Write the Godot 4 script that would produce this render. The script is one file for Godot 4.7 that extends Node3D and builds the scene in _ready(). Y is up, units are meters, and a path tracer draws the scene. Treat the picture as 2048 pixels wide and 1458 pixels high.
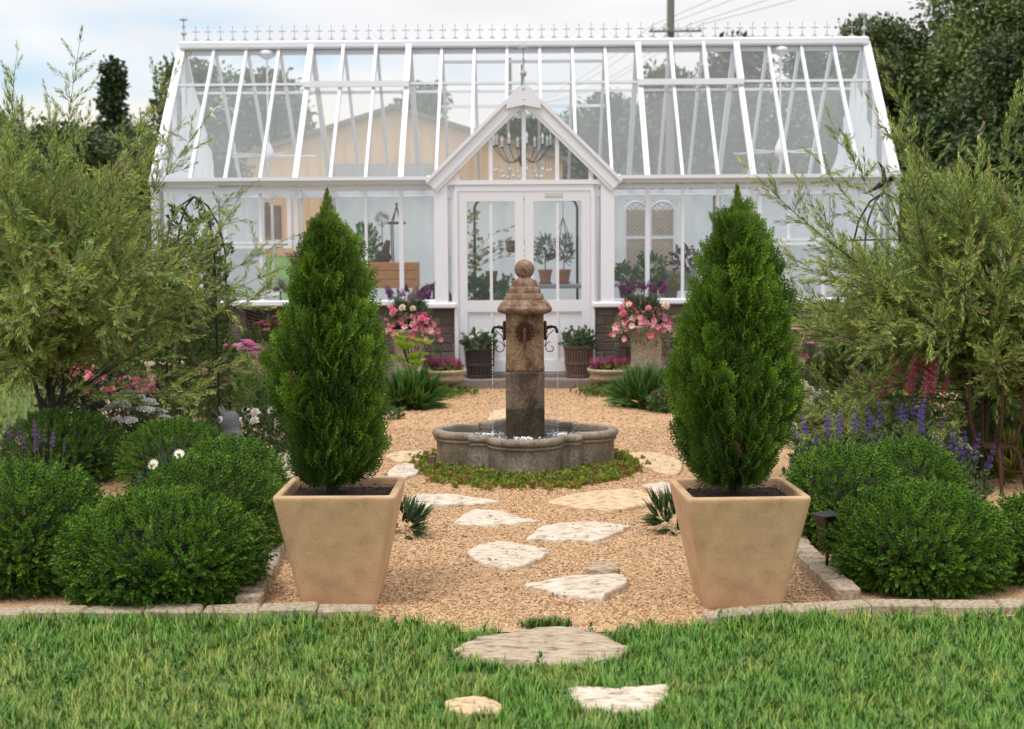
extends Node3D
# A formal garden in front of a white glasshouse. x right, y up, z = -distance from the camera.

var rng := RandomNumberGenerator.new()
var taken := {}
var M := {}          # materials
var K := {}          # shared meshes


# ------------------------------------------------------------------ geometry
class Geo:
	var v := PackedVector3Array()
	var n := PackedVector3Array()
	var c := PackedColorArray()
	var col := Color(1, 1, 1)

	func tri(a: Vector3, b: Vector3, d: Vector3, na := Vector3.ZERO, nb := Vector3.ZERO, nd := Vector3.ZERO) -> void:
		var g := (d - a).cross(b - a)
		if na == Vector3.ZERO and nb == Vector3.ZERO:
			na = g.normalized()
			nb = na
			nd = na
		elif g.dot(na + nb + nd) < 0.0:
			var t := b
			b = d
			d = t
			t = nb
			nb = nd
			nd = t
		v.append(a)
		v.append(b)
		v.append(d)
		n.append(na)
		n.append(nb)
		n.append(nd)
		c.append(col)
		c.append(col)
		c.append(col)

	func quad(a: Vector3, b: Vector3, d: Vector3, e: Vector3, out := Vector3.ZERO) -> void:
		tri(a, b, d, out, out, out)
		tri(a, d, e, out, out, out)

	func box(at: Vector3, size: Vector3, b := Basis.IDENTITY) -> void:
		var h := size / 2.0
		for ax in 3:
			for s in [-1.0, 1.0]:
				var o := Vector3.ZERO
				var u := Vector3.ZERO
				var w := Vector3.ZERO
				o[ax] = s * h[ax]
				u[(ax + 1) % 3] = h[(ax + 1) % 3]
				w[(ax + 2) % 3] = h[(ax + 2) % 3]
				var nn := Vector3.ZERO
				nn[ax] = s
				quad(at + b * (o - u - w), at + b * (o + u - w), at + b * (o + u + w), at + b * (o - u + w), (b * nn).normalized())

	# a box with chamfered edges; jit makes it uneven
	func stone(at: Vector3, size: Vector3, bev: float, jit := 0.0, r: RandomNumberGenerator = null, b := Basis.IDENTITY) -> void:
		var P := {}
		for sx in [-1, 1]:
			for sy in [-1, 1]:
				for sz in [-1, 1]:
					var j := Vector3.ZERO
					if r and jit > 0.0:
						j = Vector3(r.randf_range(-jit, jit), r.randf_range(-jit, jit), r.randf_range(-jit, jit))
					var s := Vector3(sx, sy, sz)
					for ax in 3:
						var q := size / 2.0 - Vector3(bev, bev, bev)
						q[ax] = size[ax] / 2.0
						P[[sx, sy, sz, ax]] = at + b * (q * s + j)
		for ax in 3:
			var i := (ax + 1) % 3
			var k := (ax + 2) % 3
			for s in [-1, 1]:
				var f := []
				for uv in [[-1, -1], [1, -1], [1, 1], [-1, 1]]:
					var key := [0, 0, 0, ax]
					key[ax] = s
					key[i] = uv[0]
					key[k] = uv[1]
					f.append(P[key])
				var nn := Vector3.ZERO
				nn[ax] = s
				var g: Vector3 = (f[2] - f[0]).cross(f[1] - f[0]).normalized()
				if g.dot(b * nn) < 0:
					g = -g
				quad(f[0], f[1], f[2], f[3], g)
			for s1 in [-1, 1]:
				for s2 in [-1, 1]:
					var a0 := [0, 0, 0, i]
					a0[ax] = -1
					a0[i] = s1
					a0[k] = s2
					var a1 := a0.duplicate()
					a1[ax] = 1
					var b0 := a0.duplicate()
					b0[3] = k
					var b1 := a1.duplicate()
					b1[3] = k
					var o := Vector3.ZERO
					o[i] = s1
					o[k] = s2
					quad(P[a0], P[a1], P[b1], P[b0], (b * o).normalized())
		for sx in [-1, 1]:
			for sy in [-1, 1]:
				for sz in [-1, 1]:
					var o := (b * Vector3(sx, sy, sz)).normalized()
					tri(P[[sx, sy, sz, 0]], P[[sx, sy, sz, 1]], P[[sx, sy, sz, 2]], o, o, o)

	# rings of equal count, counter-clockwise about the direction of travel; smooth normals
	func loft(rings: Array, cap0 := false, cap1 := false) -> void:
		var m: int = rings[0].size()
		var nn := []
		for i in rings.size():
			var row := PackedVector3Array()
			var lo = rings[maxi(i - 1, 0)]
			var hi = rings[mini(i + 1, rings.size() - 1)]
			for k in m:
				var du: Vector3 = rings[i][(k + 1) % m] - rings[i][(k + m - 1) % m]
				var dv: Vector3 = hi[k] - lo[k]
				var g := du.cross(dv)
				if g.length() < 1e-12:
					du = lo[(k + 1) % m] - lo[(k + m - 1) % m] + hi[(k + 1) % m] - hi[(k + m - 1) % m]
					g = du.cross(dv)
				row.append(g.normalized())
			nn.append(row)
		for i in rings.size() - 1:
			for k in m:
				var q := (k + 1) % m
				tri(rings[i][k], rings[i][q], rings[i + 1][q], nn[i][k], nn[i][q], nn[i + 1][q])
				tri(rings[i][k], rings[i + 1][q], rings[i + 1][k], nn[i][k], nn[i + 1][q], nn[i + 1][k])
		for e in [[cap0, 0, 1], [cap1, rings.size() - 1, rings.size() - 2]]:
			if e[0]:
				var r = rings[e[1]]
				var mid := Vector3.ZERO
				var inner := Vector3.ZERO
				for k in m:
					mid += r[k] / m
					inner += rings[e[2]][k] / m
				var o := (mid - inner).normalized()
				for k in m:
					tri(mid, r[k], r[(k + 1) % m], o, o, o)

	func ring(at: Vector3, r: float, seg: int, b := Basis.IDENTITY, sq := 1.0) -> PackedVector3Array:
		var p := PackedVector3Array()
		for k in seg:
			var t := TAU * k / seg
			p.append(at + b * Vector3(cos(t) * r, 0, -sin(t) * r * sq))
		return p

	# profile of (radius, height); a repeated point makes a sharp edge
	func lathe(prof: Array, seg: int, at := Vector3.ZERO, b := Basis.IDENTITY, flute := 0, amp := 0.0, f0 := 0.0, f1 := 0.0) -> void:
		var rings := []
		for p in prof:
			var r := PackedVector3Array()
			for k in seg:
				var t := TAU * k / seg
				var rr: float = maxf(p.x, 0.0005)
				if flute > 0 and p.y >= f0 and p.y <= f1:
					rr *= 1.0 + amp * absf(sin(t * flute / 2.0))
				r.append(at + b * Vector3(cos(t) * rr, p.y, -sin(t) * rr))
			rings.append(r)
		loft(rings)

	func tube(pts: Array, radii: Array, seg := 6, caps := true) -> void:
		var rings := []
		for i in pts.size():
			var d: Vector3 = (pts[mini(i + 1, pts.size() - 1)] - pts[maxi(i - 1, 0)]).normalized()
			var u := d.cross(Vector3(0.13, 0.2, 0.97) if absf(d.z) < 0.9 else Vector3.RIGHT).normalized()
			var w := d.cross(u)
			var r: float = radii[mini(i, radii.size() - 1)]
			var row := PackedVector3Array()
			for k in seg:
				var t := TAU * k / seg
				row.append(pts[i] + (u * cos(t) + w * sin(t)) * r)
			rings.append(row)
		loft(rings, caps, caps)

	func ball(at: Vector3, r: Vector3, seg := 10, rows := 6, b := Basis.IDENTITY) -> void:
		var rings := []
		for i in rows + 1:
			var f := PI * i / rows - PI / 2
			var row := PackedVector3Array()
			for k in seg:
				var t := TAU * k / seg
				row.append(at + b * Vector3(cos(t) * maxf(cos(f), 0.002) * r.x, sin(f) * r.y, -sin(t) * maxf(cos(f), 0.002) * r.z))
			rings.append(row)
		loft(rings)

	# a folded leaf that grows along +y of xf, its face towards +z
	func leaf(xf: Transform3D, l: float, w: float, bend := 0.12, fold := 0.12, at := 0.45) -> void:
		var a := xf * Vector3.ZERO
		var m := xf * Vector3(0, l * at, -fold * w - bend * l * 0.25)
		var e := xf * Vector3(0, l, -bend * l)
		var p := xf * Vector3(-w / 2, l * at, 0)
		var q := xf * Vector3(w / 2, l * at, 0)
		tri(a, p, m)
		tri(a, m, q)
		tri(p, e, m)
		tri(m, e, q)

	func mesh() -> ArrayMesh:
		var arr := []
		arr.resize(Mesh.ARRAY_MAX)
		arr[Mesh.ARRAY_VERTEX] = v
		arr[Mesh.ARRAY_NORMAL] = n
		arr[Mesh.ARRAY_COLOR] = c
		var peak := 1.0
		for k in c:
			peak = maxf(peak, maxf(k.r, maxf(k.g, k.b)))
		if peak > 1.0:                                     # vertex colours are stored as bytes
			var cc := PackedColorArray()
			for k in c:
				cc.append(Color(k.r / peak, k.g / peak, k.b / peak))
			arr[Mesh.ARRAY_COLOR] = cc
		var me := ArrayMesh.new()
		me.set_meta("peak", peak)
		me.add_surface_from_arrays(Mesh.PRIMITIVE_TRIANGLES, arr)
		return me


# ------------------------------------------------------------------ scene helpers
func rf(a: float, b: float) -> float:
	return rng.randf_range(a, b)

func V(x: float, y: float, d: float) -> Vector3:
	return Vector3(x, y, -d)

func numbered(p: Node, n: String) -> String:
	var k := str(p.get_instance_id()) + n
	taken[k] = taken.get(k, -1) + 1
	return n if taken[k] == 0 else "%s_%03d" % [n, taken[k]]

func put(p: Node, o: Node3D, n: String) -> Node3D:
	o.name = numbered(p, n)
	p.add_child(o, true)
	return o

func tag(o: Node3D, label: String, cat: String, group := "") -> Node3D:
	o.set_meta("label", label)
	o.set_meta("category", cat)
	if group:
		o.set_meta("group", group)
	return o

func thing(n: String, label: String, cat: String, at: Vector3, turn := 0.0, group := "") -> Node3D:
	var o := Node3D.new()
	put(self, o, n)
	o.position = at
	o.rotation.y = turn
	return tag(o, label, cat, group)

func copy(o: Node3D, n: String, label: String, at: Vector3, turn := 0.0) -> Node3D:
	var c: Node3D = o.duplicate()
	put(self, c, n)
	c.position = at
	c.rotation.y = turn
	c.set_meta("label", label)
	return c

func part(p: Node, n: String, mesh: Mesh, m: Material, xf := Transform3D.IDENTITY) -> MeshInstance3D:
	var o := MeshInstance3D.new()
	o.mesh = mesh
	o.material_override = m
	o.transform = xf
	put(p, o, n)
	return o

func setting(n: String, mesh: Mesh, m: Material, at := Vector3.ZERO) -> MeshInstance3D:
	var o := part(self, n, mesh, m, Transform3D(Basis.IDENTITY, at))
	o.set_meta("kind", "structure")
	return o

func many(p: Node, n: String, mesh: Mesh, m: Material, xfs: Array, cols: Array = []) -> MultiMeshInstance3D:
	var mm := MultiMesh.new()
	mm.transform_format = MultiMesh.TRANSFORM_3D
	mm.use_colors = cols.size() > 0
	mm.mesh = mesh
	mm.instance_count = xfs.size()
	for i in xfs.size():
		mm.set_instance_transform(i, xfs[i])
	if cols.size() > 0:
		var peak: float = mesh.get_meta("peak", 1.0)
		for i in xfs.size():
			mm.set_instance_color(i, cols[i] * peak)
	var o := MultiMeshInstance3D.new()
	o.multimesh = mm
	o.material_override = m
	put(p, o, n)
	o.set_meta("kind", "stuff")
	return o

# y axis along d, turned by r about it
func aim(d: Vector3, r := 0.0, s := 1.0) -> Basis:
	var y := d.normalized()
	var x := y.cross(Vector3.UP if absf(y.y) < 0.95 else Vector3.RIGHT).normalized().rotated(y, r)
	return Basis(x * s, y * s, x.cross(y) * s)

func rdir(up := 0.0) -> Vector3:
	var d := Vector3(rng.randfn(), rng.randfn(), rng.randfn()).normalized()
	return (d + Vector3(0, up, 0)).normalized()

func mixc(a: Color, b: Color, t: float, vary := 0.12) -> Color:
	var k := 1.0 + rf(-vary, vary)
	return Color(lerpf(a.r, b.r, t) * k, lerpf(a.g, b.g, t) * k, lerpf(a.b, b.b, t) * k)

func bar(p: Node, n: String, a: Vector3, b: Vector3, w: float, t: float, m: Material, side := Vector3.RIGHT) -> MeshInstance3D:
	var y := (b - a).normalized()
	var x := (side - y * side.dot(y)).normalized()
	var g := Geo.new()
	g.box(Vector3.ZERO, Vector3(w, (b - a).length(), t))
	return part(p, n, g.mesh(), m, Transform3D(Basis(x, y, x.cross(y)), (a + b) / 2))

func block(p: Node, n: String, lo: Vector3, hi: Vector3, m: Material, bev := 0.0) -> MeshInstance3D:
	var g := Geo.new()
	if bev > 0:
		g.stone(Vector3.ZERO, hi - lo, bev)
	else:
		g.box(Vector3.ZERO, hi - lo)
	return part(p, n, g.mesh(), m, Transform3D(Basis.IDENTITY, (lo + hi) / 2))


# ------------------------------------------------------------------ materials
func L(r: float, g: float, b: float) -> Color:
	return Color(r, g, b).linear_to_srgb()

func noise(freq: float, ramp: Array, sd: int, size := 512, kind := FastNoiseLite.TYPE_SIMPLEX_SMOOTH, oct := 4, offs: Array = []) -> NoiseTexture2D:
	var f := FastNoiseLite.new()
	f.noise_type = kind
	f.frequency = freq
	f.seed = sd
	f.fractal_octaves = oct
	if kind == FastNoiseLite.TYPE_CELLULAR:
		f.cellular_return_type = FastNoiseLite.RETURN_DISTANCE
		f.fractal_type = FastNoiseLite.FRACTAL_NONE
	var t := NoiseTexture2D.new()
	t.width = size
	t.height = size
	t.seamless = true
	t.noise = f
	if ramp.size():
		var gr := Gradient.new()
		var o := PackedFloat32Array()
		var c := PackedColorArray()
		for i in ramp.size():
			o.append(offs[i] if offs.size() else float(i) / (ramp.size() - 1))
			c.append(ramp[i])
		gr.offsets = o
		gr.colors = c
		t.color_ramp = gr
	return t

func mat(c: Color, rough := 0.8, o := {}) -> StandardMaterial3D:
	var m := StandardMaterial3D.new()
	m.albedo_color = c
	m.roughness = rough
	m.metallic = o.get("metal", 0.0)
	m.metallic_specular = o.get("spec", 0.5)
	if o.has("vc"):
		m.vertex_color_use_as_albedo = true
	if o.has("tex"):
		m.albedo_texture = o.tex
	if o.has("bump"):
		m.heightmap_enabled = true
		m.heightmap_texture = o.bump
		m.heightmap_scale = o.get("depth", 0.5)
	if o.has("tex") or o.has("bump"):
		m.uv1_triplanar = true
		m.uv1_world_triplanar = o.get("world", true)
		m.uv1_scale = Vector3.ONE * o.get("scale", 1.0)
	if o.has("detail"):
		m.detail_enabled = true
		m.detail_albedo = o.detail
		m.detail_blend_mode = BaseMaterial3D.BLEND_MODE_MUL
		m.detail_uv_layer = BaseMaterial3D.DETAIL_UV_2
		m.uv2_triplanar = true
		m.uv2_scale = o.get("dscale", Vector3.ONE)
	if o.has("stretch"):
		m.uv1_scale *= o.stretch
	if o.has("back"):
		m.backlight_enabled = true
		m.backlight = Color(1, 1, 1) * o.back
		m.vertex_color_use_as_albedo = true       # light that passes takes the leaf's own colour
	if o.has("rim"):
		m.rim_enabled = true
		m.rim = o.rim
	return m

func glass(a: float, c := Color(1, 1, 1)) -> StandardMaterial3D:
	var m := StandardMaterial3D.new()
	m.transparency = BaseMaterial3D.TRANSPARENCY_ALPHA
	m.albedo_color = Color(c.r, c.g, c.b, a)
	m.roughness = 0.03
	return m

func make_materials() -> void:
	var w := Color(1, 1, 1)
	var fine := noise(0.09, [], 3, 256)
	var grain := noise(0.03, [], 9, 512)
	K.fine = fine
	K.speck = noise(0.03, [Color(0.74, 0.71, 0.68), Color(0.93, 0.92, 0.91), Color(1, 1, 1)], 56, 512, FastNoiseLite.TYPE_SIMPLEX, 5, [0.15, 0.42, 0.7])
	M.white = mat(L(0.78, 0.78, 0.84), 0.35)
	M.white_wood = mat(L(0.74, 0.74, 0.79), 0.45)
	M.roof_glass = glass(0.15, L(0.7, 0.75, 0.77))
	M.wall_glass = glass(0.07, L(0.7, 0.75, 0.78))
	M.clear_glass = glass(0.12, L(0.8, 0.8, 0.8))
	M.gravel = mat(w, 0.95, {"tex": noise(0.11, [L(0.26, 0.14, 0.065), L(0.48, 0.29, 0.15), L(0.56, 0.36, 0.20), L(0.65, 0.45, 0.27)], 11, 512, FastNoiseLite.TYPE_SIMPLEX, 3, [0.12, 0.4, 0.6, 0.85]), "bump": noise(0.12, [], 12, 512, FastNoiseLite.TYPE_CELLULAR), "depth": 0.9, "scale": 1.1})
	M.pebble = mat(w, 0.9, {"vc": 1})
	M.lawn = mat(w, 1.0, {"tex": noise(0.05, [L(0.07, 0.06, 0.03), L(0.075, 0.115, 0.028), L(0.10, 0.16, 0.035)], 21, 512), "scale": 0.6})
	M.bank = mat(w, 1.0, {"tex": noise(0.05, [L(0.06, 0.11, 0.02), L(0.10, 0.19, 0.03), L(0.14, 0.23, 0.04)], 22, 256), "scale": 0.4})
	M.soil = mat(w, 1.0, {"tex": noise(0.1, [L(0.012, 0.008, 0.006), L(0.05, 0.032, 0.022), L(0.11, 0.075, 0.05)], 23, 256), "bump": fine, "depth": 2.0, "scale": 5.0})
	M.mulch = mat(w, 0.95, {"vc": 1})
	M.terracotta = mat(w, 0.85, {"tex": noise(0.012, [L(0.46, 0.30, 0.18), L(0.56, 0.36, 0.205), L(0.62, 0.40, 0.235), L(0.66, 0.45, 0.28)], 31, 512, FastNoiseLite.TYPE_SIMPLEX_SMOOTH, 6, [0.08, 0.34, 0.6, 0.95]), "bump": noise(0.045, [Color(0, 0, 0), Color(1, 1, 1), Color(0.94, 0.94, 0.94), Color(1, 1, 1)], 32, 512, FastNoiseLite.TYPE_SIMPLEX, 4, [0.1, 0.22, 0.5, 1.0]), "depth": 0.14, "scale": 1.1, "world": false, "detail": noise(0.075, [Color(0.30, 0.24, 0.2), Color(0.5, 0.45, 0.4), Color(1, 1, 1), Color(0.93, 0.92, 0.9)], 53, 512, FastNoiseLite.TYPE_SIMPLEX, 2, [0.0, 0.06, 0.09, 1.0]), "dscale": Vector3(1.5, 2.2, 1.5)})
	M.cast_stone = mat(w, 0.8, {"tex": noise(0.011, [L(0.05, 0.038, 0.028), L(0.125, 0.088, 0.06), L(0.17, 0.122, 0.083), L(0.24, 0.18, 0.125)], 33, 512, FastNoiseLite.TYPE_SIMPLEX_SMOOTH, 6, [0.15, 0.4, 0.62, 0.9]), "bump": noise(0.05, [], 34, 512, FastNoiseLite.TYPE_SIMPLEX, 5), "depth": 0.5, "scale": 0.9, "stretch": Vector3(1.0, 0.45, 1.0), "world": false, "detail": K.speck, "dscale": Vector3(2, 2, 2)})
	M.cast_rust = mat(w, 0.8, {"tex": noise(0.014, [L(0.06, 0.034, 0.018), L(0.17, 0.105, 0.058), L(0.25, 0.165, 0.095), L(0.33, 0.235, 0.15)], 35, 512, FastNoiseLite.TYPE_SIMPLEX_SMOOTH, 6, [0.15, 0.4, 0.6, 0.88]), "bump": noise(0.05, [], 34, 512, FastNoiseLite.TYPE_SIMPLEX, 5), "depth": 0.5, "scale": 1.1, "stretch": Vector3(1.0, 0.5, 1.0), "world": false, "detail": K.speck, "dscale": Vector3(2, 2, 2)})
	M.cast_cap = mat(w, 0.8, {"tex": noise(0.014, [L(0.09, 0.045, 0.028), L(0.20, 0.115, 0.075), L(0.29, 0.19, 0.13), L(0.36, 0.26, 0.19)], 54, 512, FastNoiseLite.TYPE_SIMPLEX_SMOOTH, 6, [0.15, 0.4, 0.6, 0.88]), "bump": noise(0.05, [], 34, 512, FastNoiseLite.TYPE_SIMPLEX, 5), "depth": 0.5, "scale": 1.2, "world": false, "detail": K.speck, "dscale": Vector3(2, 2, 2)})
	M.cast_wet = mat(L(0.42, 0.40, 0.34), 0.45, {"tex": M.cast_stone.albedo_texture, "bump": M.cast_stone.heightmap_texture, "depth": 0.5, "scale": 0.9, "stretch": Vector3(1.0, 0.45, 1.0), "world": false, "detail": K.speck, "dscale": Vector3(2, 2, 2)})
	M.cast_grey = mat(w, 0.7, {"tex": noise(0.010, [L(0.08, 0.056, 0.038), L(0.21, 0.165, 0.12), L(0.29, 0.238, 0.182), L(0.37, 0.31, 0.245)], 36, 512, FastNoiseLite.TYPE_SIMPLEX_SMOOTH, 6, [0.12, 0.4, 0.6, 0.9]), "bump": noise(0.05, [], 34, 512, FastNoiseLite.TYPE_SIMPLEX, 5), "depth": 0.5, "scale": 0.8, "stretch": Vector3(1.0, 0.5, 1.0), "world": false, "detail": K.speck, "dscale": Vector3(2, 2, 2)})
	M.rust = mat(w, 0.75, {"tex": noise(0.06, [L(0.02, 0.012, 0.010), L(0.085, 0.035, 0.020), L(0.17, 0.075, 0.035)], 37, 256), "scale": 6.0, "metal": 0.3})
	M.iron = mat(L(0.012, 0.012, 0.013), 0.45, {"metal": 0.4})
	M.water = mat(L(0.035, 0.036, 0.034), 0.04, {"bump": noise(0.035, [], 38, 512), "depth": 3.2, "scale": 2.6})
	M.stream = mat(L(0.75, 0.78, 0.8), 0.1)
	M.flag = mat(w, 0.9, {"tex": noise(0.02, [L(0.27, 0.20, 0.14), L(0.57, 0.465, 0.36), L(0.67, 0.57, 0.46), L(0.73, 0.65, 0.55)], 41, 512, FastNoiseLite.TYPE_SIMPLEX_SMOOTH, 6, [0.14, 0.33, 0.55, 0.9]), "bump": noise(0.02, [], 42, 512, FastNoiseLite.TYPE_SIMPLEX, 6), "depth": 1.8, "scale": 1.7, "stretch": Vector3(0.55, 1.0, 1.7)})
	M.flag_warm = mat(L(1.0, 0.86, 0.66), 0.9, {"tex": M.flag.albedo_texture, "bump": M.flag.heightmap_texture, "depth": 1.8, "scale": 1.9, "stretch": Vector3(0.5, 1.0, 1.5)})
	M.flag_grey = mat(L(0.72, 0.67, 0.61), 0.9, {"tex": M.flag.albedo_texture, "bump": M.flag.heightmap_texture, "depth": 2.4, "scale": 1.4, "stretch": Vector3(0.6, 1.0, 1.8)})
	M.kerb = mat(w, 0.95, {"tex": noise(0.04, [L(0.24, 0.185, 0.13), L(0.38, 0.305, 0.22), L(0.46, 0.385, 0.29)], 43, 512, FastNoiseLite.TYPE_SIMPLEX, 5, [0.2, 0.5, 0.85]), "bump": noise(0.06, [], 44, 256), "depth": 0.35, "scale": 1.6})
	for i in 4:
		var b = [Color(0.135, 0.098, 0.090), Color(0.185, 0.128, 0.115), Color(0.165, 0.138, 0.128), Color(0.11, 0.085, 0.082)][i]
		M["brick%d" % i] = mat(L(b.r * 1.5, b.g * 1.5, b.b * 1.5), 0.9, {"tex": noise(0.04, [Color(0.62, 0.6, 0.6), Color(1, 0.98, 0.95)], 45, 256), "bump": fine, "depth": 0.3, "scale": 4.0})
	M.mortar = mat(L(0.24, 0.20, 0.185), 0.95)
	M.slab = mat(w, 0.9, {"tex": noise(0.03, [L(0.17, 0.14, 0.13), L(0.26, 0.22, 0.20)], 46, 256), "bump": fine, "depth": 0.3, "scale": 2.0})
	M.bark = mat(w, 0.95, {"tex": noise(0.05, [L(0.03, 0.02, 0.014), L(0.10, 0.07, 0.05)], 47, 256), "bump": fine, "depth": 1.0, "scale": 6.0})
	M.twig = mat(L(0.055, 0.045, 0.025), 0.8)
	M.leafy = mat(w, 0.5, {"vc": 1, "back": 0.5})
	M.waxy = mat(w, 0.55, {"vc": 1, "back": 0.25, "spec": 0.38})
	M.dull = mat(w, 0.75, {"vc": 1, "back": 0.35})
	M.petal = mat(w, 0.7, {"vc": 1, "back": 0.5})
	M.core = mat(L(0.022, 0.022, 0.012), 1.0)
	M.urn = mat(w, 0.85, {"tex": noise(0.02, [L(0.27, 0.20, 0.14), L(0.44, 0.345, 0.245), L(0.53, 0.43, 0.32)], 48, 512, FastNoiseLite.TYPE_SIMPLEX_SMOOTH, 5, [0.2, 0.5, 0.85]), "bump": fine, "depth": 0.4, "scale": 2.5})
	M.clay = mat(w, 0.85, {"tex": noise(0.02, [L(0.24, 0.09, 0.055), L(0.36, 0.16, 0.10)], 49, 256), "scale": 4.0})
	M.clay_brown = mat(L(0.13, 0.075, 0.055), 0.8)
	M.wicker_dark = mat(L(0.060, 0.048, 0.045), 0.8)
	M.wicker_brown = mat(L(0.145, 0.095, 0.072), 0.8)
	M.curtain = mat(L(0.88, 0.91, 0.99), 0.9, {"back": 1.0})
	M.crest = mat(L(0.40, 0.41, 0.45), 0.5)
	M.orange_wood = mat(w, 0.6, {"tex": noise(0.02, [L(0.38, 0.16, 0.055), L(0.50, 0.235, 0.09)], 50, 256), "scale": 3.0})
	M.bench = mat(L(0.21, 0.25, 0.255), 0.5, {"metal": 0.2})
	M.cream = mat(L(0.56, 0.50, 0.43), 0.7)
	M.tan_wall = mat(L(0.60, 0.42, 0.28), 0.8)
	M.grey_metal = mat(L(0.30, 0.30, 0.31), 0.6)
	M.roof_edge = mat(L(0.20, 0.16, 0.14), 0.8)
	M.maroon = mat(L(0.12, 0.055, 0.055), 0.6)
	M.pole = mat(w, 0.9, {"tex": noise(0.04, [L(0.15, 0.14, 0.13), L(0.25, 0.235, 0.215)], 51, 256), "scale": 2.0})
	M.owl = mat(w, 0.85, {"tex": noise(0.05, [L(0.09, 0.092, 0.10), L(0.23, 0.235, 0.25)], 52, 256), "bump": fine, "depth": 0.8, "scale": 5.0})
	M.pale = mat(L(0.55, 0.55, 0.55), 0.7)
	M.black = mat(L(0.01, 0.01, 0.011), 0.35)
	M.crystal = mat(L(0.72, 0.74, 0.76), 0.08, {"spec": 0.9})
	M.floor = mat(L(0.30, 0.27, 0.245), 0.8)


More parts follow.
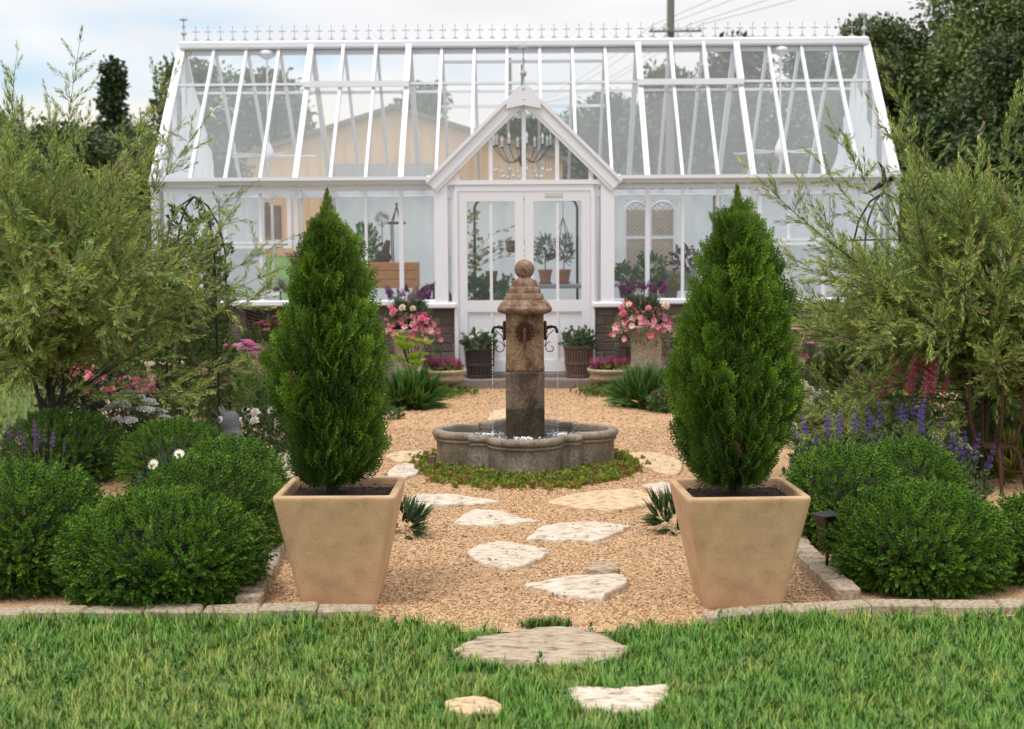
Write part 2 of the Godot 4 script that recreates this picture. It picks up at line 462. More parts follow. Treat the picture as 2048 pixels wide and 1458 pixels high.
# ------------------------------------------------------------------ small plant pieces, shared by many copies
func make_sprigs() -> void:
	var g := Geo.new()                                     # boxwood: opposite pairs of small oval leaves
	for i in 6:
		var y := 0.008 + i * 0.0105
		for s in [-1, 1]:
			var b := Basis(Vector3.UP, i * PI / 2 + (0 if s > 0 else PI)) * Basis(Vector3.RIGHT, 0.95 - i * 0.11)
			g.col = Color(1, 1, 1) if i < 4 else Color(1.35, 1.3, 1.15)
			g.leaf(Transform3D(b, Vector3(0, y, 0)), 0.0235 - i * 0.0012, 0.0092, 0.1, 0.1, 0.52)
	K.box = g.mesh()
	g = Geo.new()                                          # arborvitae: a flat fan of scaly branchlets
	for i in 10:
		var y := 0.012 + i * 0.0105
		var s := -1 if i % 2 else 1
		var l: float = [0.034, 0.044, 0.050, 0.050, 0.046, 0.040, 0.034, 0.028, 0.022, 0.016][i]
		var a := s * (0.85 - i * 0.035)
		var o := Vector3(0, y, -0.6 * y * y)
		var d := Vector3(sin(a), cos(a), 0)
		g.col = Color(1, 1, 1) * (0.8 if i < 6 else 1.0)
		g.leaf(Transform3D(Basis(Vector3.FORWARD, a) * Basis(Vector3.RIGHT, rf(-0.45, 0.3)), o), l, 0.0066, 0.15, 0.15, 0.6)
		g.col = Color(1.4, 1.3, 1.1)
		for q in 3:
			g.leaf(Transform3D(Basis(Vector3.FORWARD, a + (0.65 if q % 2 else -0.65)) * Basis(Vector3.RIGHT, rf(-0.5, 0.3)), o + d * l * (0.35 + 0.22 * q)), l * 0.42, 0.0058, 0.2, 0.15, 0.6)
	g.col = Color(1.2, 1.15, 1.0)
	g.leaf(Transform3D(Basis.IDENTITY, Vector3(0, 0.0, 0)), 0.132, 0.0066, 0.08, 0.1, 0.6)
	K.arbor = g.mesh()
	for kind in 2:                                         # willow: a shoot of narrow leaves; the second kind ends in a pink tip
		g = Geo.new()
		for i in 7:
			var y := 0.006 + i * 0.016
			for s in [-1, 1]:
				var b := Basis(Vector3.UP, i * 2.4 + (0.0 if s > 0 else PI) + rf(-0.3, 0.3)) * Basis(Vector3.RIGHT, 0.72 - i * 0.05 + rf(-0.15, 0.15))
				g.col = Color(1, 1, 1) if i < 5 else [Color(1.15, 1.15, 1.0), Color(1.6, 1.15, 1.0)][kind]
				g.leaf(Transform3D(b, Vector3(0, y, 0)), rf(0.044, 0.062) * (1.0 - 0.06 * i), 0.0078, 0.12, 0.12, 0.5)
		g.col = Color(0.5, 0.45, 0.4)
		g.tube([Vector3.ZERO, Vector3(0, 0.12, 0)], [0.0012, 0.0006], 3, false)
		K["willow%d" % kind] = g.mesh()
	for kind in 3:                                         # turf: a tuft of bent blades
		g = Geo.new()
		for i in 16:
			var a := rf(0, TAU)
			var o := Vector3(cos(rf(0, TAU)), 0, sin(rf(0, TAU))) * rf(0, 0.022)
			var d := Vector3(cos(a), 0, sin(a))
			var l: float = rf(0.03, 0.068) * [1.0, 0.8, 1.25][kind]
			var w := rf(0.0014, 0.0027)
			var lean := rf(0.15, 0.75)
			var sd := Vector3(-d.z, 0, d.x) * w
			var p1 := o + Vector3(0, l * 0.55, 0) + d * l * 0.25 * lean
			var p2 := o + Vector3(0, l * (1.0 - 0.35 * lean * lean), 0) + d * l * lean
			g.col = Color(1, 1, 1) * rf(0.75, 1.25)
			if rng.randf() < 0.035:
				g.col = Color(2.1, 1.35, 1.7)
			var nn := (Vector3.UP + d * -0.6).normalized()
			g.quad(o - sd, o + sd, p1 + sd * 0.9, p1 - sd * 0.9, (nn + sd * 60).normalized())
			g.tri(p1 - sd * 0.9, p1 + sd * 0.9, p2, nn, nn, nn)
		K["turf%d" % kind] = g.mesh()
	for kind in 3:                                         # gravel: chips
		g = Geo.new()
		var p := []
		for d in [Vector3.UP, Vector3.DOWN, Vector3.RIGHT, Vector3.LEFT, Vector3.FORWARD, Vector3.BACK]:
			p.append(d * Vector3(rf(0.7, 1.2), rf(0.35, 0.6), rf(0.5, 0.9)) + Vector3(rf(-0.2, 0.2), rf(-0.1, 0.1), rf(-0.2, 0.2)))
		for a in [2, 3]:
			for b in [4, 5]:
				for t in [0, 1]:
					var nn: Vector3 = (p[a] + p[b] + p[t]).normalized()
					var f: Vector3 = (p[t] - p[a]).cross(p[b] - p[a]).normalized()
					f = f if f.dot(nn) > 0 else -f
					g.tri(p[a], p[b], p[t], f, f, f)
		K["chip%d" % kind] = g.mesh()
	g = Geo.new()                                          # tree: a loose clump of leaves
	for i in 16:
		var d := rdir(0.25)
		g.col = Color(1, 1, 1) * rf(0.75, 1.3)
		g.leaf(Transform3D(aim((d + rdir() * 0.8), rf(0, TAU)), d * rf(0.2, 1.0)), rf(0.35, 0.6), rf(0.2, 0.32), 0.15, 0.15, 0.5)
	K.clump = g.mesh()
	g = Geo.new()                                          # broad-leaved sprig
	for i in 8:
		var b := Basis(Vector3.UP, i * 2.4) * Basis(Vector3.RIGHT, 1.15 - i * 0.1)
		g.col = Color(1, 1, 1) * rf(0.8, 1.2)
		g.leaf(Transform3D(b, Vector3(0, 0.008 * i, 0)), rf(0.036, 0.05), rf(0.018, 0.026), 0.2, 0.12, 0.45)
	K.broad = g.mesh()
	g = Geo.new()                                          # narrow strap leaves from one base
	for i in 14:
		var b := Basis(Vector3.UP, i * 2.4) * Basis(Vector3.RIGHT, rf(0.1, 0.75))
		g.col = Color(1, 1, 1) * rf(0.75, 1.25)
		g.leaf(Transform3D(b, Vector3.ZERO), rf(0.13, 0.22), 0.0075, 0.28, 0.1, 0.4)
	K.strap = g.mesh()
	g = Geo.new()                                          # feathery sprig
	for i in 18:
		var b := Basis(Vector3.UP, i * 2.4) * Basis(Vector3.RIGHT, 0.8)
		g.leaf(Transform3D(b, Vector3(0, 0.005 * i, 0)), 0.034, 0.004, 0.1, 0.1, 0.5)
	K.feather = g.mesh()
	g = Geo.new()                                          # stonecrop rosette
	for i in 9:
		var b := Basis(Vector3.UP, i * 2.4) * Basis(Vector3.RIGHT, 1.2 - i * 0.12)
		g.leaf(Transform3D(b, Vector3(0, 0.002 * i, 0)), 0.014, 0.011, 0.1, -0.1, 0.6)
	K.stonecrop = g.mesh()
	g = Geo.new()                                          # big heart-shaped lime leaf
	for s in [-1, 1]:
		var o := [Vector3(0, 0, 0), Vector3(s * 0.30, -0.14, -0.02), Vector3(s * 0.44, 0.12, -0.08), Vector3(s * 0.36, 0.45, -0.14), Vector3(0, 1.0, -0.34)]
		for i in 4:
			g.tri(Vector3(0, 0.3, 0.03), o[i], o[i + 1])
	K.heart = g.mesh()
	# flower heads, about one unit across
	g = Geo.new()
	for i in 34:                                           # yarrow: a flat plate of tiny florets
		var a := i * 2.4
		var r := 0.5 * sqrt((i + 0.5) / 34.0)
		g.col = Color(1, 1, 1) * rf(0.82, 1.12)
		g.ball(Vector3(cos(a) * r, 0.10 - r * r * 0.45 + rf(-0.02, 0.02), sin(a) * r), Vector3(0.085, 0.06, 0.085), 5, 3)
	K.plate = g.mesh()
	g = Geo.new()
	for i in 20:                                           # rose: rows of cupped petals
		var lvl := i / 20.0
		var b := Basis(Vector3.UP, i * 2.4) * Basis(Vector3.RIGHT, 1.35 - lvl * 1.2)
		g.col = Color(1, 1, 1) * (1.15 - 0.3 * lvl)
		g.leaf(Transform3D(b, Vector3(0, -0.1 + 0.15 * lvl, 0)), 0.52 - 0.2 * lvl, 0.42 - 0.15 * lvl, -0.35, 0.12, 0.62)
	K.rose = g.mesh()
	g = Geo.new()
	for i in 5:                                            # petunia: five joined lobes
		var b := Basis(Vector3.UP, i * TAU / 5) * Basis(Vector3.RIGHT, 1.15)
		g.leaf(Transform3D(b, Vector3.ZERO), 0.55, 0.5, 0.1, 0.1, 0.62)
	K.petunia = g.mesh()
	g = Geo.new()
	for i in 16:                                           # daisy
		var b := Basis(Vector3.UP, i * TAU / 16) * Basis(Vector3.RIGHT, 1.5)
		g.leaf(Transform3D(b, Vector3(0, 0.02, 0)), 0.5, 0.13, 0.12, 0.05, 0.7)
	g.col = Color(0.85, 0.42, 0.03)
	g.ball(Vector3(0, 0.04, 0), Vector3(0.15, 0.09, 0.15), 8, 4)
	K.daisy = g.mesh()
	g = Geo.new()
	for i in 64:                                           # spike of whorled florets, one unit tall
		var y := 0.05 + 0.95 * (i / 64.0)
		var a := i * 2.4
		var r := 0.105 * (1.0 - 0.75 * y)
		g.col = Color(1, 1, 1) * rf(0.7, 1.3)
		g.leaf(Transform3D(aim(Vector3(cos(a), 0.7, sin(a)), i), Vector3(cos(a), 0, sin(a)) * r * 0.4 + Vector3(0, y, 0)), r * 1.25, r * 0.95, 0.2, 0.1, 0.6)
	K.spike = g.mesh()
	g = Geo.new()
	for i in 70:                                           # plume: a fat tapering panicle, one unit tall
		var y := i / 70.0
		var a := i * 2.4
		var r := 0.19 * (1.0 - 0.8 * y)
		g.col = Color(1, 1, 1) * rf(0.75, 1.25)
		g.ball(Vector3(cos(a) * r, y, sin(a) * r), Vector3(0.055, 0.05, 0.055) * (1.2 - 0.5 * y), 4, 2)
	K.plume = g.mesh()


# sprigs over a dome: the leaves of a rounded shrub
func dome(p: Node, n: String, mesh: Mesh, m: Material, r: Vector3, count: int, s: float, c0: Color, c1: Color, up := 0.35, low := -0.55, deep := 0.25, lumps := 0.08) -> MultiMeshInstance3D:
	var nz := FastNoiseLite.new()
	nz.seed = rng.randi() % 1000
	nz.frequency = 1.3
	var xs := []
	var cs := []
	while xs.size() < count:
		var d := rdir()
		if d.y < low:
			continue
		var k := 1.0 - deep * rng.randf() * rng.randf()
		var lump := 1.0 + lumps * 2.0 * nz.get_noise_3dv(d * 1.6)
		var at := d * r * k * lump
		var out := (d / r).normalized()
		xs.append(Transform3D(aim(out + Vector3(0, up, 0) + rdir() * 0.55, rf(0, TAU), s * rf(0.72, 1.18)), at))
		cs.append(mixc(c0, c1, clampf(0.5 + nz.get_noise_3dv(d * 3.0 + Vector3(9, 0, 0)) + rf(-0.3, 0.3), 0, 1), 0.2))
	return many(p, n, mesh, m, xs, cs)

func boxwood(label: String, x: float, d: float, rx: float, rz: float, top: float, count: int, c0 := Color(0.026, 0.080, 0.009), c1 := Color(0.105, 0.205, 0.016)) -> void:
	var r := Vector3(rx, top * 0.56, rz)
	var t := thing("boxwood_shrub", label, "shrub", V(x, 0, d), 0, "clipped boxwood balls in the beds")
	var c := Vector3(0, top - r.y - 0.02, 0)
	var g := Geo.new()
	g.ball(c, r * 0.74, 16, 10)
	for i in 5:
		g.tube([Vector3(rf(-0.05, 0.05), 0, rf(-0.05, 0.05)), c + Vector3(rf(-0.1, 0.1), -r.y * 0.5, rf(-0.1, 0.1))], [0.012, 0.009], 5)
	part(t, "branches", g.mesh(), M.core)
	var f := dome(t, "foliage", K.box, M.waxy, r * 0.955, int(count * 1.35), 1.0, c0, c1, 0.35, -0.85, 0.35, 0.075)
	f.position = c

func arborvitae(label: String, x: float, d: float, base: float, top: float, prof: Array, count: int) -> void:
	var t := thing("arborvitae_tree", label, "tree", V(x, base, d), 0, "clipped conifers in the square planters")
	var h := top - base
	var g := Geo.new()
	g.tube([Vector3.ZERO, Vector3(0.01, h * 0.5, 0), Vector3(0, h * 0.95, 0)], [0.028, 0.017, 0.004], 7)
	for i in 40:
		var y := rf(0.05, 0.7)
		var a := rf(0, TAU)
		var e: float = 0.5 * prof[int(y * 11)]
		g.tube([Vector3(0, y * h, 0), Vector3(cos(a) * e, y * h + 0.12, sin(a) * e)], [0.006, 0.003], 4)
	part(t, "trunk", g.mesh(), M.bark)
	var nz := FastNoiseLite.new()
	nz.seed = int(x * 100) + 7
	nz.frequency = 1.0
	var xs := []
	var cs := []
	var at_height := func(y: float) -> float:
		var f := y * (prof.size() - 1)
		return lerpf(prof[int(f)], prof[mini(int(f) + 1, prof.size() - 1)], f - int(f))
	for q in 175:                                             # the crown is made of upright plumes of fans
		var y := rf(0.03, 0.81)
		while rng.randf() > at_height.call(y) / 0.15:
			y = rf(0.03, 0.81)
		var a := rf(0, TAU)
		var dir := Vector3(cos(a), 0, sin(a))
		var r: float = at_height.call(y)
		var w := rf(0.035, 0.062) * (0.35 + 0.65 * clampf(r / 0.2, 0, 1))
		var ll := rf(0.16, 0.30) * (0.30 + 0.70 * clampf(r / 0.2, 0, 1))
		var axis := (dir * rf(0.05, 0.35) + Vector3.UP + rdir() * 0.08).normalized()
		var c := dir * maxf(0.0, r - w - 0.072 * clampf(r / 0.16, 0.3, 1) + rf(-0.05, 0.022) * clampf(r / 0.16, 0.2, 1)) + Vector3(0, y * h + 0.02, 0)
		var tone := rf(-0.25, 0.25)
		for i in count / 230:
			var f := rng.randf()
			var side := (dir * rf(-0.1, 1.1) + rdir() * 0.8).normalized()
			side = (side - axis * side.dot(axis)).normalized()
			var at := c + axis * ll * (f - 0.5) + side * w * sin(PI * clampf(0.18 + 0.82 * f, 0, 1)) * rf(0.5, 1.0)
			if at.y < 0.03:
				continue
			var out := (side * rf(0.35, 0.95) + axis * rf(0.6, 1.0) + rdir() * 0.2).normalized()
			var b := Basis(out, rf(-0.9, 0.9) + PI / 2) * aim(out, 0) * rf(0.62, 1.12) * (0.36 + 0.64 * clampf(r / 0.17, 0, 1))
			xs.append(Transform3D(b, at))
			var col := mixc(Color(0.022, 0.060, 0.006), Color(0.140, 0.262, 0.014), clampf(0.12 + 0.6 * f + tone + rf(-0.2, 0.2), 0, 1), 0.2)
			if rng.randf() < 0.018:
				col = Color(0.12, 0.085, 0.03)
			cs.append(col)
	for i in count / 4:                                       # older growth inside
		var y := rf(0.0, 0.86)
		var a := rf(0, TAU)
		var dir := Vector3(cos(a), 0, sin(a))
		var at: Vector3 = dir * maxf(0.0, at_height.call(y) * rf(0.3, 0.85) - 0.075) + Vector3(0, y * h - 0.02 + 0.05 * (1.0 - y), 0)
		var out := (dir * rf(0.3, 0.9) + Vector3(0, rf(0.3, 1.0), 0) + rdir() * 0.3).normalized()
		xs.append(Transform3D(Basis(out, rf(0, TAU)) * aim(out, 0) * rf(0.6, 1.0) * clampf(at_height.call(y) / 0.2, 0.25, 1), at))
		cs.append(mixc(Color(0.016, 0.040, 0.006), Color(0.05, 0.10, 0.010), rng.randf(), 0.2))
	for i in 420:                                             # the leader
		var y := 0.76 + 0.235 * rng.randf()
		var e := rdir(0.0)
		var out := (e * 0.45 + Vector3.UP).normalized()
		xs.append(Transform3D(Basis(out, rf(0, TAU)) * aim(out, 0) * rf(0.8, 1.2) * lerpf(0.50, 0.16, (y - 0.76) / 0.235), Vector3(e.x * (0.985 - y) * 0.30, y * h - 0.02, e.z * (0.985 - y) * 0.30)))
		cs.append(mixc(Color(0.07, 0.14, 0.010), Color(0.19, 0.30, 0.018), rng.randf(), 0.2))
	many(t, "foliage", K.arbor, M.dull, xs, cs)

# a willow: arching whips from a short trunk, side twigs, shoots of narrow leaves
func willow(n: String, label: String, at: Vector3, head: float, whips: int, lens: Vector2, lean: Vector3, sd: int, extra: Array, low: float, rise := 0.0, from := 0.0) -> void:
	rng.seed = sd
	var t := thing(n, label, "tree", at)
	var g := Geo.new()
	g.tube([Vector3.ZERO, Vector3(0.02, head * 0.5, 0.01), Vector3(0, head, 0)], [0.024, 0.02, 0.018], 8)
	for k in 4:                                               # more stems from the foot
		var a := k * TAU / 4 + 0.4
		g.tube([Vector3(cos(a) * 0.03, 0, sin(a) * 0.03), Vector3(cos(a) * 0.10, head * 0.5, sin(a) * 0.10), Vector3(cos(a) * 0.24, head * 1.05, sin(a) * 0.24)], [0.016, 0.013, 0.009], 6)
	var xs := [[], []]
	var cs := [[], []]
	for w in whips + extra.size():
		var dir: Vector3
		var l: float
		if w < whips:
			var a := rf(0, TAU)
			var e := rf(0.02, 1.4)
			dir = (Vector3(cos(a) * cos(e), sin(e), sin(a) * cos(e)) + lean * rf(0.2, 1.0)).normalized()
			l = rf(lens.x, lens.y) * (0.62 + 0.38 * clampf(dir.y, 0, 1))
		else:
			dir = extra[w - whips][0].normalized()
			l = extra[w - whips][1]
		var p := Vector3(0, head * rf(0.34, 1.0), 0)
		var v := dir
		var pts := [p]
		var steps := 16
		var droop := rf(0.012, 0.040) * (1.25 - 0.9 * dir.y) if w < whips else 0.012
		var curl := rdir() * 0.03
		for i in steps:
			v = (v + Vector3(0, -droop, 0) + curl + rdir() * 0.035).normalized()
			p = p + v * l / steps
			if w < whips and p.y < low + rise * smoothstep(from, from + 0.5, p.x) + rf(-0.08, 0.12):
				break
			pts.append(p)
		var rads := []
		steps = pts.size() - 1
		if steps < 3:
			continue
		for i in steps + 1:
			rads.append(lerpf(0.014 if w % 14 == 0 else 0.006, 0.0012, pow(float(i) / steps, 0.7)))
		g.tube(pts, rads, 4, false)
		for i in range(2, steps + 1):
			var q: Vector3 = pts[i]
			var f: Vector3 = (pts[i] - pts[i - 1]).normalized()
			var gap := rf(0, 1)
			if gap < 0.9:
				var s := (f + rdir() * 0.35).normalized()
				xs[1 if i > 13 else 0].append(Transform3D(aim(s, rf(0, TAU), rf(0.8, 1.15)), q))
			if i < steps - 1 and (w < whips or i > 3):
				for tw in 3:
					var side := (f * 0.75 + rdir(0.25) * 0.8).normalized()
					var tl := rf(0.10, 0.34) * (1.0 - 0.4 * i / steps)
					var e := q + side * tl + Vector3(0, -0.1 * tl, 0)
					if w < whips and e.y < low + rise * smoothstep(from, from + 0.5, e.x) - 0.06:
						continue
					g.tube([q, (q + e) / 2 + Vector3(0, 0.02 * tl, 0), e], [0.0022, 0.0009], 3, false)
					var k := 0.03
					while k < tl:
						xs[0 if k + 0.08 < tl or rng.randf() < 0.65 else 1].append(Transform3D(aim(side + rdir() * 0.25, rf(0, TAU), rf(0.75, 1.1)), q.lerp(e, k / tl)))
						k += 0.075
	part(t, "trunk", g.mesh(), M.twig)
	for k in 2:
		for x in xs[k]:
			var col := mixc(Color(0.165, 0.24, 0.055), Color(0.37, 0.45, 0.115), rng.randf(), 0.22)
			if rng.randf() < 0.03:
				col = mixc(Color(0.34, 0.26, 0.11), Color(0.34, 0.33, 0.2), rng.randf())
			cs[k].append(col)
		many(t, "crown" if k == 0 else "shoot_tips", K["willow%d" % k], M.leafy, xs[k], cs[k])

# a background tree: trunk and limbs, crown of leaf clumps round several boughs
func tree(n: String, label: String, x: float, d: float, base: float, top: float, rx: float, count: int, c0: Color, c1: Color, s := 0.42, cone := false, group := "trees beyond the glasshouse") -> void:
	var t := thing(n, label, "tree", V(x, 0, d), rf(0, TAU), group)
	var g := Geo.new()
	g.tube([Vector3.ZERO, Vector3(0.1, top * 0.35, 0), Vector3(0, top * 0.8, 0.1)], [0.05 * top * 0.5, 0.035 * top * 0.5, 0.02], 7)
	var boughs := []
	var nb := 15
	for i in nb:
		var f := (i + 0.5) / nb
		var y := lerpf(base, top, f)
		var a := i * 2.4 + rf(-0.4, 0.4)
		var wid := sin(PI * clampf(0.12 + 0.80 * f, 0, 1)) if not cone else (1.02 - f)
		var c := Vector3(cos(a), 0, sin(a)) * rx * wid * rf(0.35, 0.72) + Vector3(0, y, 0)
		var br := rx * rf(0.36, 0.56) * (0.55 + 0.45 * wid) if not cone else rx * (0.10 + 0.5 * (1.0 - f))
		boughs.append([c, br])
		g.tube([Vector3(0, y * 0.62, 0), c * Vector3(0.5, 1, 0.5) + Vector3(0, -0.15, 0), c], [0.018 * top * 0.5, 0.012 * top * 0.3, 0.01], 5)
	part(t, "trunk", g.mesh(), M.bark)
	var xs := []
	var cs := []
	for i in count:
		var bo = boughs[rng.randi() % nb]
		var dd := rdir(0.15)
		var at: Vector3 = bo[0] + dd * Vector3(1, 0.78, 1) * bo[1] * (1.0 - 0.45 * rng.randf() * rng.randf()) * rf(0.85, 1.12)
		if not cone:
			at.y = minf(at.y, top + rf(-0.2, 0.05))
		xs.append(Transform3D(aim(dd + rdir() * 0.5, rf(0, TAU), s * rf(0.6, 1.2)), at))
		cs.append(mixc(c0, c1, clampf(rng.randf() * 0.6 + 0.25 + 0.25 * sin(bo[0].x * 3.0 + bo[0].y * 5.0), 0, 1), 0.2))
	many(t, "crown", K.clump, M.leafy, xs, cs)

# a garden plant: leaves in a dome, thin stems, flower heads on top
func flower(n: String, label: String, cat: String, at: Vector3, o: Dictionary) -> Node3D:
	var t := thing(n, label, cat, at, 0, o.get("group", ""))
	var r: float = o.get("r", 0.2)
	var h: float = o.get("h", 0.4)
	var lh: float = o.get("lh", h * 0.75)
	if o.get("leaves", 0) > 0:
		var f := dome(t, "foliage", o.get("leaf", K.broad), o.get("lm", M.dull), Vector3(r * o.get("lr", 0.9), lh * 0.55, r * o.get("lr", 0.9)), o.leaves, o.get("ls", 1.0), o.get("c0", Color(0.04, 0.09, 0.02)), o.get("c1", Color(0.09, 0.17, 0.04)), 0.7, -0.95, 0.75, 0.15)
		f.position.y = lh * 0.5
	var g := Geo.new()
	var heads := []
	for i in o.get("heads", 0):
		var a: float = i * 2.4 + rf(-0.4, 0.4)
		var rr: float = r * sqrt((i + 0.5) / o.heads) * rf(0.8, 1.05)
		var y: float = h * (1.0 - o.get("fall", 0.25) * pow(rr / r, 2.0)) + rf(-0.04, 0.02)
		var e: Vector3 = Vector3(cos(a) * rr, y, sin(a) * rr) + o.get("shift", Vector3.ZERO)
		g.tube([Vector3(e.x * 0.35, 0.0, e.z * 0.35), Vector3(e.x * 0.75, y * 0.55, e.z * 0.75), e], [0.0035, 0.002], 4, false)
		heads.append(e)
	if heads.size():
		g.col = o.get("sc", Color(0.07, 0.11, 0.035))
		for i in g.c.size():
			g.c[i] = o.get("sc", Color(0.07, 0.11, 0.035))
		part(t, "stems", g.mesh(), M.dull)
	var hs: float = o.get("hs", 0.06)
	var cols: Array = o.get("cols", [Color(1, 1, 1)])
	var mm := []
	for c in cols:
		var q := StandardMaterial3D.new()
		q.albedo_color = c.linear_to_srgb()
		q.vertex_color_use_as_albedo = true
		q.roughness = 0.7
		q.backlight_enabled = true
		q.backlight = Color(0.5, 0.5, 0.5)
		mm.append(q)
	for i in heads.size():
		var e: Vector3 = heads[i]
		var d: Vector3 = Vector3(e.x * 0.9, r * o.get("stand", 1.0), e.z * 0.9 + o.get("face", 0.0)) + rdir() * r * 0.2
		part(t, "flower_head", o.head, mm[i % mm.size()], Transform3D(aim(d, rf(0, TAU), hs * rf(0.75, 1.2)), e))
	return t


# ------------------------------------------------------------------ the glasshouse
const EAVE := 2.34
const RIDGE := 4.07
const RUN := 1.5
const BAY := 0.4048

func pane(p: Node, n: String, pts: Array, m: Material) -> void:
	var g := Geo.new()
	for i in range(1, pts.size() - 1):
		g.tri(pts[0], pts[i], pts[i + 1])
	part(p, n, g.mesh(), m)

func roof_at(x: float, t: float, side: float) -> Vector3:      # t: 0 eave .. 1 ridge
	return Vector3(x, lerpf(EAVE, RIDGE, t), side * RUN * (1.0 - t))

func glasshouse() -> void:
	var h := thing("glasshouse", "long white glasshouse with a steep glass roof, brick base and gabled porch", "greenhouse", V(0, 0, 17.7))
	var W: Material = M.white
	# base walls of brick
	for s in [-1, 1]:
		block(h, "base_wall", Vector3(s * 2.665 - 1.585, 0, 1.38), Vector3(s * 2.665 + 1.585, 0.90, 1.488), M.mortar)
		bricks(h, 1.06 * s, 4.25 * s, 1.5)
		block(h, "porch_base_wall", Vector3(minf(s * 0.775, s * 1.05), 0, 1.5), Vector3(maxf(s * 0.775, s * 1.05), 0.885, 1.94), M.mortar)
		bricks(h, 0.77 * s, 1.06 * s, 1.952)
		block(h, "sill", Vector3(minf(s * 1.02, s * 4.3), 0.90, 1.40), Vector3(maxf(s * 1.02, s * 4.3), 0.965, 1.57), W, 0.012)
		block(h, "porch_sill", Vector3(minf(s * 0.765, s * 1.10), 0.886, 1.48), Vector3(maxf(s * 0.765, s * 1.10), 0.945, 2.03), W, 0.012)
		block(h, "end_wall", Vector3(s * 4.19 - 0.06, 0, -1.5), Vector3(s * 4.19 + 0.06, 0.93, 1.37), M.mortar)
		wall_vent(h, s * 2.98)
	block(h, "back_wall", Vector3(-4.25, 0, -1.56), Vector3(4.25, 0.72, -1.46), M.mortar)
	block(h, "glasshouse_floor", Vector3(-4.1, 0.0, -1.45), Vector3(4.1, 0.06, 1.36), M.floor)
	# walls of glass, front and back
	for k in 22:
		var x := (k - 10.5) * BAY
		var w := 0.05 if k in [4, 7, 14, 17] else 0.032
		if k in [0, 21]:
			w = 0.09
		if absf(x) > 1.05:
			bar(h, "wall_bar", Vector3(x, 0.96, 1.5), Vector3(x, EAVE - 0.06, 1.5), w, 0.05, W)
		bar(h, "wall_bar", Vector3(x, 0.72, -1.5), Vector3(x, EAVE - 0.06, -1.5), w, 0.05, W)
		if k < 21:
			var x2 := x + BAY
			pane(h, "wall_pane", [Vector3(x, 0.72, -1.5), Vector3(x2, 0.72, -1.5), Vector3(x2, EAVE - 0.07, -1.5), Vector3(x, EAVE - 0.07, -1.5)], M.wall_glass)
			if absf(x + BAY / 2) > 1.05:
				pane(h, "wall_pane", [Vector3(x, 0.96, 1.5), Vector3(x2, 0.96, 1.5), Vector3(x2, EAVE - 0.07, 1.5), Vector3(x, EAVE - 0.07, 1.5)], M.wall_glass)
	bar(h, "wall_plate", Vector3(-4.28, EAVE - 0.045, -1.5), Vector3(4.28, EAVE - 0.045, -1.5), 0.09, 0.09, W, Vector3.UP)
	for s in [-1, 1]:
		bar(h, "wall_plate", Vector3(s * 1.03, EAVE - 0.085, 1.5), Vector3(s * 4.28, EAVE - 0.085, 1.5), 0.05, 0.07, W, Vector3.UP)
		var g := Geo.new()                                  # gutter: a moulded trough
		var prof := [Vector2(1.53, 2.37), Vector2(1.53, 2.30), Vector2(1.56, 2.285), Vector2(1.60, 2.29), Vector2(1.625, 2.325), Vector2(1.65, 2.335), Vector2(1.65, 2.375), Vector2(1.635, 2.375), Vector2(1.61, 2.34), Vector2(1.56, 2.31)]
		var rings := []
		for x in [1.03, 4.29]:
			var row := PackedVector3Array()
			for q in prof:
				row.append(Vector3(s * x, q.y, q.x))
			rings.append(row)
		for i in prof.size() - 1:
			g.quad(rings[0][i], rings[0][i + 1], rings[1][i + 1], rings[1][i])
		part(h, "gutter", g.mesh(), W)
		block(h, "gutter_stop", Vector3(s * 1.06 - 0.045, 2.275, 1.525), Vector3(s * 1.06 + 0.045, 2.385, 1.66), W, 0.015)
		# opening casements near the ends
		var a: float = s * 4.05
		var b: float = s * 2.70
		for y in [1.585, 1.635, 2.21]:
			bar(h, "casement_rail", Vector3(a, y, 1.535), Vector3(b, y, 1.535), 0.034, 0.035, W, Vector3.UP)
		bar(h, "casement_stile", Vector3(a, 1.568, 1.536), Vector3(a, 2.227, 1.536), 0.045, 0.037, W)
		bar(h, "casement_stile", Vector3(b, 1.568, 1.536), Vector3(b, 2.227, 1.536), 0.045, 0.037, W)
		bar(h, "back_rail", Vector3(a, 1.66, -1.47), Vector3(b, 1.66, -1.47), 0.06, 0.04, W, Vector3.UP)
	# roof bars, purlins and panes
	for side in [1.0, -1.0]:
		for k in 22:
			var x := (k - 10.5) * BAY
			var w := 0.034
			if k in [4, 7, 14, 17]:
				w = 0.062
			elif k in [0, 21]:
				w = 0.085
			var t0 := 0.0
			if side > 0 and absf(x) < 1.0:
				t0 = (3.30 - absf(x) - EAVE) / (RIDGE - EAVE)
			bar(h, "glazing_bar", roof_at(x, t0, side), roof_at(x, 0.985, side), w, 0.06, W)
		for k in 21:
			var x := (k - 10.5) * BAY
			var x2 := x + BAY
			var a := 0.0
			var b := 0.0
			if side > 0 and absf(x + BAY / 2) < 1.0:
				a = clampf((3.30 - absf(x) - EAVE) / (RIDGE - EAVE), 0, 0.69)
				b = clampf((3.30 - absf(x2) - EAVE) / (RIDGE - EAVE), 0, 0.69)
			pane(h, "roof_pane", [roof_at(x, a, side), roof_at(x2, b, side), roof_at(x2, 0.70, side), roof_at(x, 0.70, side)], M.roof_glass)
			pane(h, "roof_pane", [roof_at(x, 0.70, side), roof_at(x2, 0.70, side), roof_at(x2, 0.98, side), roof_at(x, 0.98, side)], M.wall_glass)
		bar(h, "purlin", roof_at(-4.2, 0.70, side) + Vector3(0, 0.006, 0), roof_at(4.2, 0.70, side) + Vector3(0, 0.006, 0), 0.03, 0.05, W, Vector3.UP)
